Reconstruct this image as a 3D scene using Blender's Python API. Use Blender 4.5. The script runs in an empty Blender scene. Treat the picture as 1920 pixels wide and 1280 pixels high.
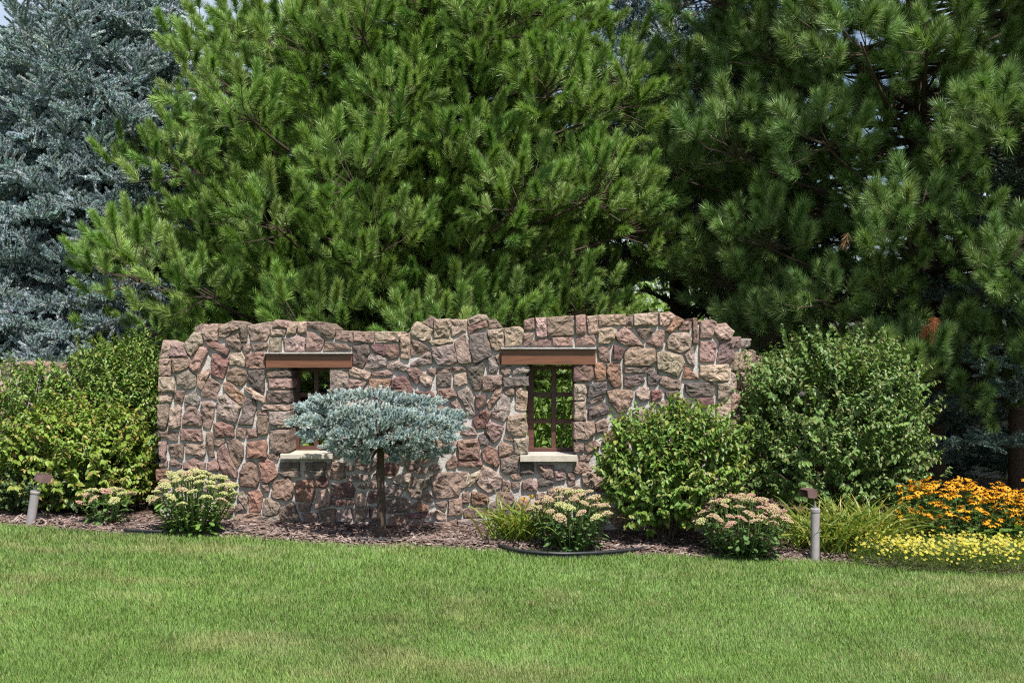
import bpy, math, random
import numpy as np
from mathutils import Vector

# ---------------------------------------------------------------- camera, sky, sun, exposure
scene = bpy.context.scene
col = scene.collection
R = math.radians
F = 2156.0            # focal length in photo pixels (1920 wide)
CAMZ = 1.6
cam_d = bpy.data.cameras.new('camera')
cam_d.sensor_width = 36.0
cam_d.lens = F / 1920.0 * 36.0
cam_d.clip_end = 1000
cam = bpy.data.objects.new('camera', cam_d)
col.objects.link(cam)
cam.location = (0, 0, CAMZ)
cam.rotation_euler = (R(90), 0, 0)
scene.camera = cam

SUN_EL, SUN_AZ = R(59), R(25)      # azimuth measured from behind the camera towards the right
sdir = Vector((math.sin(SUN_AZ) * math.cos(SUN_EL), -math.cos(SUN_AZ) * math.cos(SUN_EL), math.sin(SUN_EL)))
world = bpy.data.worlds.new('World')
scene.world = world
world.use_nodes = True
wn, wl = world.node_tree.nodes, world.node_tree.links
wn.clear()
wout = wn.new('ShaderNodeOutputWorld')
wbg = wn.new('ShaderNodeBackground')
sky = wn.new('ShaderNodeTexSky')
sky.sky_type = 'NISHITA'
sky.sun_disc = False
sky.sun_elevation = SUN_EL
sky.sun_rotation = math.atan2(sdir.x, sdir.y)
sky.air_density = 1.0
sky.dust_density = 1.2
wtc = wn.new('ShaderNodeTexCoord')
wno = wn.new('ShaderNodeTexNoise')
wno.inputs['Scale'].default_value = 2.6
wno.inputs['Detail'].default_value = 7
wno.inputs['Roughness'].default_value = 0.55
wra = wn.new('ShaderNodeValToRGB')
wra.color_ramp.elements[0].position = 0.50
wra.color_ramp.elements[1].position = 0.66
wmx = wn.new('ShaderNodeMix')
wmx.data_type = 'RGBA'
wmx.inputs['B'].default_value = (6.6, 7.0, 7.6, 1)
wl.new(wtc.outputs['Generated'], wno.inputs['Vector'])
wl.new(wno.outputs['Fac'], wra.inputs['Fac'])
wl.new(wra.outputs['Color'], wmx.inputs['Factor'])
wl.new(sky.outputs['Color'], wmx.inputs['A'])
wl.new(wmx.outputs['Result'], wbg.inputs['Color'])
wbg.inputs['Strength'].default_value = 0.09
wl.new(wbg.outputs['Background'], wout.inputs['Surface'])

sun_d = bpy.data.lights.new('sun', 'SUN')
sun_d.energy = 4.9
sun_d.angle = R(0.55)
sun_d.color = (1.0, 0.955, 0.89)
sun = bpy.data.objects.new('sun', sun_d)
col.objects.link(sun)
sun.rotation_euler = sdir.to_track_quat('Z', 'Y').to_euler()
sun.location = (20, -20, 30)

scene.view_settings.view_transform = 'Standard'
scene.view_settings.look = 'None'
scene.view_settings.gamma = 1.0
scene.view_settings.exposure = 0.75
try:
    scene.view_settings.use_curve_mapping = False
except Exception:
    pass
scene.render.engine = 'CYCLES'
scene.cycles.use_denoising = False
scene.cycles.filter_width = 1.15
scene.cycles.sample_clamp_indirect = 4.0
scene.cycles.max_bounces = 7
scene.cycles.diffuse_bounces = 3
scene.cycles.glossy_bounces = 2
scene.cycles.transmission_bounces = 4
scene.cycles.transparent_max_bounces = 4

# ---------------------------------------------------------------- helpers
rs = np.random.RandomState
def gz(x):                       # the garden falls gently towards the right
    return -0.03 * np.clip(x, -8, 8) - 0.06
def px(x, y, Y):                 # photo pixel -> point at distance Y
    return np.array(((x - 960) * Y / F, Y, CAMZ - (y - 640) * Y / F))
def on_ground(x, y):             # photo pixel -> point on the (tilted) ground
    a, b = (x - 960) / F, (y - 640) / F
    Y = (CAMZ + 0.06) / (b - 0.03 * a)
    return np.array((a * Y, Y, gz(a * Y)))
def tag(o, label=None, cat=None, group=None, kind=None):
    if label: o['label'] = label
    if cat: o['category'] = cat
    if group: o['group'] = group
    if kind: o['kind'] = kind
    return o
def empty(name, loc, label=None, cat=None, group=None):
    o = bpy.data.objects.new(name, None)
    o.empty_display_size = 0.1
    o.location = [float(v) for v in loc]
    col.objects.link(o)
    return tag(o, label, cat, group)
def link(name, me, parent=None, origin=None):
    o = bpy.data.objects.new(name, me)
    col.objects.link(o)
    if origin is not None:
        o.location = [float(v) for v in origin]
    if parent is not None:
        o.parent = parent
        pl = Vector((0, 0, 0))
        p = parent
        while p is not None:
            pl += p.location
            p = p.parent
        o.location = o.location - pl           # keep world coordinates (parents are never rotated)
    return o
def raw_mesh(name, V, T, tint=None, mat=None, smooth=False):
    V = np.ascontiguousarray(V, dtype=np.float32)
    T = np.ascontiguousarray(T, dtype=np.int32)
    me = bpy.data.meshes.new(name)
    k = T.shape[1]
    me.vertices.add(len(V)); me.vertices.foreach_set('co', V.ravel())
    me.loops.add(T.size); me.loops.foreach_set('vertex_index', T.ravel())
    me.polygons.add(len(T))
    me.polygons.foreach_set('loop_start', np.arange(0, T.size, k, dtype=np.int32))
    if tint is not None:
        at = me.attributes.new('tint', 'FLOAT_COLOR', 'POINT')
        c = np.ones((len(V), 4), np.float32)
        c[:, :3] = tint
        at.data.foreach_set('color', c.ravel())
    me.polygons.foreach_set('use_smooth', np.full(len(T), bool(smooth)))
    if mat: me.materials.append(mat)
    me.update(calc_edges=True)
    me.validate()
    return me
class MB:
    def __init__(s): s.V, s.T, s.C, s.n = [], [], [], 0
    def add(s, V, T, c=(1, 1, 1)):
        V = np.asarray(V, float).reshape(-1, 3); T = np.asarray(T, int).reshape(-1, 3)
        c = np.asarray(c, float)
        if c.ndim == 1: c = np.tile(c, (len(V), 1))
        s.V.append(V); s.T.append(T + s.n); s.C.append(c); s.n += len(V)
    def box(s, lo, hi, c=(1, 1, 1)):
        x0, y0, z0 = lo; x1, y1, z1 = hi
        V = [(x0,y0,z0),(x1,y0,z0),(x1,y1,z0),(x0,y1,z0),(x0,y0,z1),(x1,y0,z1),(x1,y1,z1),(x0,y1,z1)]
        Q = [(0,3,2,1),(4,5,6,7),(0,1,5,4),(1,2,6,5),(2,3,7,6),(3,0,4,7)]
        s.add(V, [t for q in Q for t in ((q[0],q[1],q[2]),(q[0],q[2],q[3]))], c)
    def tube(s, P, rad, n=6, c=(1, 1, 1), cap=True):
        P = np.asarray(P, float); rad = np.broadcast_to(np.asarray(rad, float), (len(P),))
        tg = np.gradient(P, axis=0); tg /= np.linalg.norm(tg, axis=1)[:, None] + 1e-9
        ref = np.array((0, 0, 1.0)) if abs(tg[0][2]) < 0.9 else np.array((1.0, 0, 0))
        a = np.cross(tg, ref); a /= np.linalg.norm(a, axis=1)[:, None] + 1e-9
        b = np.cross(tg, a)
        th = np.arange(n) / n * 2 * math.pi
        ring = a[:, None, :] * np.cos(th)[None, :, None] + b[:, None, :] * np.sin(th)[None, :, None]
        V = (P[:, None, :] + ring * rad[:, None, None]).reshape(-1, 3)
        T = []
        for i in range(len(P) - 1):
            for j in range(n):
                p, q = i * n + j, i * n + (j + 1) % n
                T += [(p, q, q + n), (p, q + n, p + n)]
        if cap:
            V = np.vstack([V, P[0], P[-1]])
            m = len(P) * n; e = (len(P) - 1) * n
            for j in range(n):
                T += [(m, (j + 1) % n, j), (m + 1, e + j, e + (j + 1) % n)]
        s.add(V, T, c)
    def inst(s, tV, tT, D, P, S, tint, roll=None, rng=None, vt=None):
        """copies of a template (axis +Z) pointing along D, at P, scaled S, tinted"""
        N = len(P); n = len(tV)
        if N == 0: return
        z = D / (np.linalg.norm(D, axis=1)[:, None] + 1e-9)
        if roll is None:
            r = rng.normal(size=(N, 3))
        else:
            r = np.broadcast_to(np.asarray(roll, float), (N, 3))
        x = r - (r * z).sum(1)[:, None] * z
        x /= np.linalg.norm(x, axis=1)[:, None] + 1e-9
        y = np.cross(z, x)
        M = np.stack([x, y, z], axis=2)
        S = np.broadcast_to(np.asarray(S, float), (N,))
        V = np.einsum('nij,kj->nki', M, tV) * S[:, None, None] + P[:, None, :]
        T = tT[None] + (np.arange(N) * n)[:, None, None]
        C = np.broadcast_to(np.asarray(tint, float)[:, None, :], (N, n, 3))
        if vt is not None: C = C * vt[None]
        s.V.append(V.reshape(-1, 3)); s.T.append(T.reshape(-1, 3) + s.n); s.C.append(C.reshape(-1, 3)); s.n += N * n
    def mesh(s, name, mat, origin=(0, 0, 0), smooth=False):
        return raw_mesh(name, np.vstack(s.V) - np.asarray(origin, float), np.vstack(s.T), np.vstack(s.C), mat, smooth)
    def build(s, name, mat, parent=None, origin=None, smooth=False, kind=None):
        if origin is None: origin = np.zeros(3) if parent is None else np.array(parent.matrix_basis.translation if parent.parent is None else parent.location)
        o = link(name, s.mesh(name, mat, origin, smooth), parent, origin)
        if kind: o['kind'] = kind
        return o

# cheap value noise for colours and relief made in code
def vnoise(x, y, seed=0):
    xi, yi = np.floor(x).astype(int), np.floor(y).astype(int)
    fx, fy = x - xi, y - yi
    fx, fy = fx * fx * (3 - 2 * fx), fy * fy * (3 - 2 * fy)
    def h(a, b):
        n = (a * 374761393 + b * 668265263 + seed * 974711) & 0x7fffffff
        n = ((n ^ (n >> 13)) * 1274126177) & 0x7fffffff
        return ((n ^ (n >> 16)) & 0xffff) / 65535.0
    return (h(xi, yi) * (1 - fx) + h(xi + 1, yi) * fx) * (1 - fy) + (h(xi, yi + 1) * (1 - fx) + h(xi + 1, yi + 1) * fx) * fy
def fbm(x, y, seed=0, o=4):
    v, a, t = 0, 1.0, 0
    for i in range(o):
        v = v + a * vnoise(x * 2 ** i + 17.3 * i, y * 2 ** i - 9.1 * i, seed + i); t += a; a *= 0.5
    return v / t

# ---------------------------------------------------------------- materials
def new_mat(name):
    m = bpy.data.materials.new(name); m.use_nodes = True
    nt = m.node_tree; nt.nodes.clear()
    out = nt.nodes.new('ShaderNodeOutputMaterial')
    return m, nt, nt.nodes, nt.links, out
def noise_node(N, L, scale, detail=5, rough=0.55, vec=None):
    t = N.new('ShaderNodeTexNoise'); t.inputs['Scale'].default_value = scale
    t.inputs['Detail'].default_value = detail; t.inputs['Roughness'].default_value = rough
    if vec is not None: L.new(vec, t.inputs['Vector'])
    return t
def ramp(N, L, src, stops):
    r = N.new('ShaderNodeValToRGB'); e = r.color_ramp.elements
    while len(e) < len(stops): e.new(0.5)
    for i, (p, c) in enumerate(stops):
        e[i].position = p
        e[i].color = (c, c, c, 1) if not isinstance(c, tuple) else (*c, 1)
    L.new(src, r.inputs['Fac']); return r
def mixc(N, L, fac, a, b, mode='MIX'):
    m = N.new('ShaderNodeMix'); m.data_type = 'RGBA'; m.blend_type = mode
    for k, v in (('Factor', fac), ('A', a), ('B', b)):
        if hasattr(v, 'node'): L.new(v, m.inputs[k])
        elif isinstance(v, tuple): m.inputs[k].default_value = (*v, 1)
        else: m.inputs[k].default_value = v
    return m.outputs['Result']
def leaf_mat(name, rough=0.5, spec=0.35, trans=0.3, tcol=(1.15, 1.25, 0.6)):
    m, nt, N, L, out = new_mat(name)
    at = N.new('ShaderNodeAttribute'); at.attribute_name = 'tint'
    p = N.new('ShaderNodeBsdfPrincipled')
    p.inputs['Roughness'].default_value = rough
    p.inputs['Specular IOR Level'].default_value = spec
    L.new(at.outputs['Color'], p.inputs['Base Color'])
    t = N.new('ShaderNodeBsdfTranslucent')
    L.new(mixc(N, L, 1.0, at.outputs['Color'], tcol, 'MULTIPLY'), t.inputs['Color'])
    mx = N.new('ShaderNodeMixShader'); mx.inputs[0].default_value = trans
    L.new(p.outputs[0], mx.inputs[1]); L.new(t.outputs[0], mx.inputs[2])
    L.new(mx.outputs[0], out.inputs['Surface'])
    return m
def plain_mat(name, c, rough=0.6, spec=0.4, metal=0.0, var=0.25, scale=30, bump=0.0, bscale=200, attr=False, objcol=False):
    m, nt, N, L, out = new_mat(name)
    g = N.new('ShaderNodeNewGeometry')
    p = N.new('ShaderNodeBsdfPrincipled')
    p.inputs['Roughness'].default_value = rough; p.inputs['Metallic'].default_value = metal
    p.inputs['Specular IOR Level'].default_value = spec
    n = noise_node(N, L, scale, 5, 0.6, g.outputs['Position'])
    r = ramp(N, L, n.outputs['Fac'], [(0.3, 1 - var), (0.7, 1 + var)])
    if attr:
        at = N.new('ShaderNodeAttribute'); at.attribute_name = 'tint'; c = at.outputs['Color']
    if objcol:
        oi = N.new('ShaderNodeObjectInfo'); c = oi.outputs['Color']
    L.new(mixc(N, L, 1.0, c, r.outputs['Color'], 'MULTIPLY'), p.inputs['Base Color'])
    if bump:
        n2 = noise_node(N, L, bscale, 4, 0.6, g.outputs['Position'])
        b = N.new('ShaderNodeBump'); b.inputs['Strength'].default_value = bump; b.inputs['Distance'].default_value = 0.01
        L.new(n2.outputs['Fac'], b.inputs['Height']); L.new(b.outputs['Normal'], p.inputs['Normal'])
    L.new(p.outputs[0], out.inputs['Surface'])
    return m

def inst_leaf_mat(name, *a):
    m = leaf_mat(name, *a)
    N, L = m.node_tree.nodes, m.node_tree.links
    at = [n for n in N if n.type == 'ATTRIBUTE'][0]
    ai = N.new('ShaderNodeAttribute'); ai.attribute_type = 'INSTANCER'; ai.attribute_name = 'itint'
    targets = [l.to_socket for l in at.outputs['Color'].links]
    c = mixc(N, L, 1.0, at.outputs['Color'], ai.outputs['Color'], 'MULTIPLY')
    for t in targets:
        L.new(c, t)
    return m
M_needle = inst_leaf_mat('pine needles', 0.40, 0.5, 0.16)
M_spruce = inst_leaf_mat('spruce needles', 0.55, 0.3, 0.12, (1, 1.05, 0.9))
M_leaf = leaf_mat('shrub leaves', 0.45, 0.4, 0.3)
M_grass = leaf_mat('grass blades', 0.5, 0.3, 0.32)
M_petal = leaf_mat('petals', 0.6, 0.2, 0.25, (1.1, 1.0, 0.7))
M_bark = plain_mat('bark', (0.075, 0.055, 0.042), 0.9, 0.2, var=0.45, scale=40, bump=0.8, bscale=60)
M_chip = plain_mat('mulch chips', None, 0.85, 0.2, var=0.3, scale=60, attr=True)
M_cone = plain_mat('flower cones', (0.03, 0.012, 0.006), 0.9, 0.1, var=0.4, scale=300)
M_black = plain_mat('black plastic edging', (0.022, 0.023, 0.026), 0.42, 0.4, var=0.35, scale=25)
M_post = plain_mat('grey post', (0.27, 0.247, 0.25), 0.55, 0.35, var=0.14, scale=22, bump=0.15)
M_lamp = plain_mat('brown lamp head', (0.115, 0.07, 0.064), 0.5, 0.4, var=0.2, scale=40)
M_steel = plain_mat('grey fitting', (0.3, 0.3, 0.31), 0.4, 0.5, metal=0.6, var=0.15)
M_siding = plain_mat('pale siding', (0.55, 0.52, 0.48), 0.6, 0.3, var=0.08, scale=6)
M_shingle = plain_mat('roof shingles', (0.09, 0.085, 0.08), 0.9, 0.2, var=0.4, scale=12)
M_limestone = plain_mat('limestone sill', (0.43, 0.395, 0.33), 0.85, 0.2, var=0.14, scale=14, bump=0.35, bscale=90)

def stone_material():
    m, nt, N, L, out = new_mat('fieldstone')
    g = N.new('ShaderNodeNewGeometry'); oi = N.new('ShaderNodeObjectInfo')
    off = N.new('ShaderNodeVectorMath'); off.operation = 'MULTIPLY_ADD'
    L.new(oi.outputs['Random'], off.inputs[0]); off.inputs[1].default_value = (37, 53, 71)
    L.new(g.outputs['Position'], off.inputs[2])
    # random strata direction per stone
    rot = N.new('ShaderNodeVectorRotate'); rot.rotation_type = 'AXIS_ANGLE'; rot.inputs['Axis'].default_value = (0, 1, 0)
    ang = N.new('ShaderNodeMath'); ang.operation = 'MULTIPLY'; ang.inputs[1].default_value = 6.28
    L.new(oi.outputs['Random'], ang.inputs[0]); L.new(ang.outputs[0], rot.inputs['Angle'])
    L.new(off.outputs[0], rot.inputs['Vector'])
    st = N.new('ShaderNodeMapping'); st.inputs['Scale'].default_value = (5, 12, 26)
    L.new(rot.outputs['Vector'], st.inputs['Vector'])
    strata = noise_node(N, L, 1.0, 6, 0.62, st.outputs['Vector'])
    blot = noise_node(N, L, 9, 4, 0.6, off.outputs[0])
    grain = noise_node(N, L, 75, 6, 0.7, off.outputs[0])
    coarse = noise_node(N, L, 24, 6, 0.62, off.outputs[0])
    base = oi.outputs['Color']
    r1 = ramp(N, L, strata.outputs['Fac'], [(0.30, 0.62), (0.5, 1.0), (0.72, 1.35)])
    c1 = mixc(N, L, 1.0, base, r1.outputs['Color'], 'MULTIPLY')
    r2 = ramp(N, L, blot.outputs['Fac'], [(0.52, 0.0), (0.68, 0.55)])
    c2 = mixc(N, L, r2.outputs['Color'], c1, (0.33, 0.225, 0.165))
    r3 = ramp(N, L, coarse.outputs['Fac'], [(0.34, 0.65), (0.45, 0.0)])
    c3 = mixc(N, L, r3.outputs['Color'], c2, (0.088, 0.063, 0.054))
    r4 = ramp(N, L, grain.outputs['Fac'], [(0.3, 0.7), (0.7, 1.3)])
    c4 = mixc(N, L, 1.0, c3, r4.outputs['Color'], 'MULTIPLY')
    p = N.new('ShaderNodeBsdfPrincipled'); p.inputs['Roughness'].default_value = 0.85
    p.inputs['Specular IOR Level'].default_value = 0.25
    L.new(c4, p.inputs['Base Color'])
    def add(a, wa, b):
        k = N.new('ShaderNodeMath'); k.operation = 'MULTIPLY_ADD'; k.inputs[1].default_value = wa
        L.new(a, k.inputs[0])
        if b is None: k.inputs[2].default_value = 0
        else: L.new(b, k.inputs[2])
        return k.outputs[0]
    h = add(grain.outputs['Fac'], 0.22, None)
    h = add(coarse.outputs['Fac'], 0.9, h)
    h = add(strata.outputs['Fac'], 0.8, h)
    b = N.new('ShaderNodeBump'); b.inputs['Strength'].default_value = 1.0; b.inputs['Distance'].default_value = 0.032
    L.new(h, b.inputs['Height']); L.new(b.outputs['Normal'], p.inputs['Normal'])
    L.new(p.outputs[0], out.inputs['Surface'])
    return m
M_stone = stone_material()
M_mortar = plain_mat('mortar', (0.44, 0.415, 0.39), 0.95, 0.15, var=0.22, scale=18, bump=0.9, bscale=85)

def wood_material():
    m, nt, N, L, out = new_mat('stained timber')
    g = N.new('ShaderNodeNewGeometry'); mp = N.new('ShaderNodeMapping')
    mp.inputs['Scale'].default_value = (2.2, 14, 30)
    L.new(g.outputs['Position'], mp.inputs['Vector'])
    n = noise_node(N, L, 1.6, 6, 0.62, mp.outputs['Vector'])
    oi = N.new('ShaderNodeObjectInfo')
    r = ramp(N, L, n.outputs['Fac'], [(0.3, 0.55), (0.55, 1.0), (0.75, 1.35)])
    p = N.new('ShaderNodeBsdfPrincipled'); p.inputs['Roughness'].default_value = 0.5
    L.new(mixc(N, L, 1.0, oi.outputs['Color'], r.outputs['Color'], 'MULTIPLY'), p.inputs['Base Color'])
    b = N.new('ShaderNodeBump'); b.inputs['Strength'].default_value = 0.25; b.inputs['Distance'].default_value = 0.004
    L.new(n.outputs['Fac'], b.inputs['Height']); L.new(b.outputs['Normal'], p.inputs['Normal'])
    L.new(p.outputs[0], out.inputs['Surface'])
    return m
M_wood = wood_material()

def lawn_material():
    m, nt, N, L, out = new_mat('lawn soil and thatch')
    g = N.new('ShaderNodeNewGeometry')
    n = noise_node(N, L, 3, 6, 0.6, g.outputs['Position'])
    n2 = noise_node(N, L, 90, 4, 0.7, g.outputs['Position'])
    r = ramp(N, L, n.outputs['Fac'], [(0.3, (0.075, 0.12, 0.022)), (0.6, (0.12, 0.165, 0.035)), (0.75, (0.17, 0.17, 0.06))])
    r2 = ramp(N, L, n2.outputs['Fac'], [(0.3, 0.55), (0.7, 1.25)])
    p = N.new('ShaderNodeBsdfPrincipled'); p.inputs['Roughness'].default_value = 0.9
    p.inputs['Specular IOR Level'].default_value = 0.15
    L.new(mixc(N, L, 1.0, r.outputs['Color'], r2.outputs['Color'], 'MULTIPLY'), p.inputs['Base Color'])
    b = N.new('ShaderNodeBump'); b.inputs['Strength'].default_value = 0.7; b.inputs['Distance'].default_value = 0.02
    L.new(n2.outputs['Fac'], b.inputs['Height']); L.new(b.outputs['Normal'], p.inputs['Normal'])
    L.new(p.outputs[0], out.inputs['Surface']); return m
M_lawn = lawn_material()
def mulch_material():
    m, nt, N, L, out = new_mat('bark mulch')
    g = N.new('ShaderNodeNewGeometry')
    v = N.new('ShaderNodeTexVoronoi'); v.inputs['Scale'].default_value = 38
    L.new(g.outputs['Position'], v.inputs['Vector'])
    n = noise_node(N, L, 50, 6, 0.7, g.outputs['Position'])
    r = ramp(N, L, v.outputs['Color'], [(0.1, (0.045, 0.028, 0.02)), (0.5, (0.13, 0.085, 0.066)), (0.9, (0.24, 0.17, 0.145))])
    r2 = ramp(N, L, n.outputs['Fac'], [(0.3, 0.5), (0.7, 1.3)])
    p = N.new('ShaderNodeBsdfPrincipled'); p.inputs['Roughness'].default_value = 0.95
    p.inputs['Specular IOR Level'].default_value = 0.15
    L.new(mixc(N, L, 1.0, r.outputs['Color'], r2.outputs['Color'], 'MULTIPLY'), p.inputs['Base Color'])
    b = N.new('ShaderNodeBump'); b.inputs['Strength'].default_value = 1.0; b.inputs['Distance'].default_value = 0.03
    L.new(n.outputs['Fac'], b.inputs['Height']); L.new(b.outputs['Normal'], p.inputs['Normal'])
    L.new(p.outputs[0], out.inputs['Surface']); return m
M_mulch = mulch_material()

# ---------------------------------------------------------------- ground
def back_drop(Y):                # the land behind the trees falls away
    return -1.5 * np.clip((Y - 15.5) / 6.0, 0, 1) ** 1.5
xs = np.unique(np.concatenate([[-250, -120, -60, -30, -16], np.linspace(-8, 8, 33), [16, 30, 60, 120, 250]]))
ys = np.unique(np.concatenate([[-60, -20, -5], np.linspace(0, 30, 61), [40, 60, 100, 180, 300]]))
GX, GY = np.meshgrid(xs, ys)
GZ = gz(GX) + back_drop(GY)
V = np.stack([GX, GY, GZ], -1).reshape(-1, 3)
nx = len(xs)
I = np.arange(len(ys) - 1)[:, None] * nx + np.arange(nx - 1)[None, :]
Q = np.stack([I, I + 1, I + 1 + nx, I + nx], -1).reshape(-1, 4)
lawn = link('lawn', raw_mesh('lawn', V, Q, None, M_lawn, True))
tag(lawn, 'mown green lawn in front of the planting bed', 'lawn', kind='structure')

EDGE = [(-700, 950), (-300, 968), (0, 985), (120, 994), (230, 1004), (330, 1006), (440, 1008), (560, 1019), (700, 1027), (860, 1030),
        (950, 1036), (1220, 1043), (1400, 1050), (1590, 1056), (1640, 1064), (1760, 1073), (1920, 1079), (2300, 1092)]
EP = np.array([on_ground(*e) for e in EDGE])
def edge_Y(x): return np.interp(x, EP[:, 0], EP[:, 1])
bx = np.linspace(-8, 8, 401)
nt_ = 46
bt = np.linspace(0, 1, nt_) ** 1.4
BX = np.repeat(bx[:, None], nt_, 1)
e0 = edge_Y(bx)[:, None] + 0.03 * (fbm(bx * 6, bx * 0, 3)[:, None] - 0.5)
BY = e0 + bt[None, :] * (15.2 - e0)
def mulch_z(X, Y, d):
    rise = np.clip(d / 0.10, 0, 1)
    return gz(X) + 0.004 + rise * (0.022 + 0.05 * (fbm(X * 3.0, Y * 3.0, 11, 5) - 0.4) + 0.02 * (vnoise(X * 22, Y * 22, 5) - 0.5))
BZ = mulch_z(BX, BY, BY - e0)
V = np.stack([BX, BY, BZ], -1).reshape(-1, 3)
I = np.arange(len(bx) - 1)[:, None] * nt_ + np.arange(nt_ - 1)[None, :]
Q = np.stack([I, I + nt_, I + nt_ + 1, I + 1], -1).reshape(-1, 4)
bed = link('planting_bed', raw_mesh('planting_bed', V, Q, None, M_mulch, True))
tag(bed, 'brown bark mulch bed along the stone wall', 'bed', kind='structure')
def bed_z(x, y):
    return float(mulch_z(np.array(x), np.array(y), np.array(y - edge_Y(x))))

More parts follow.
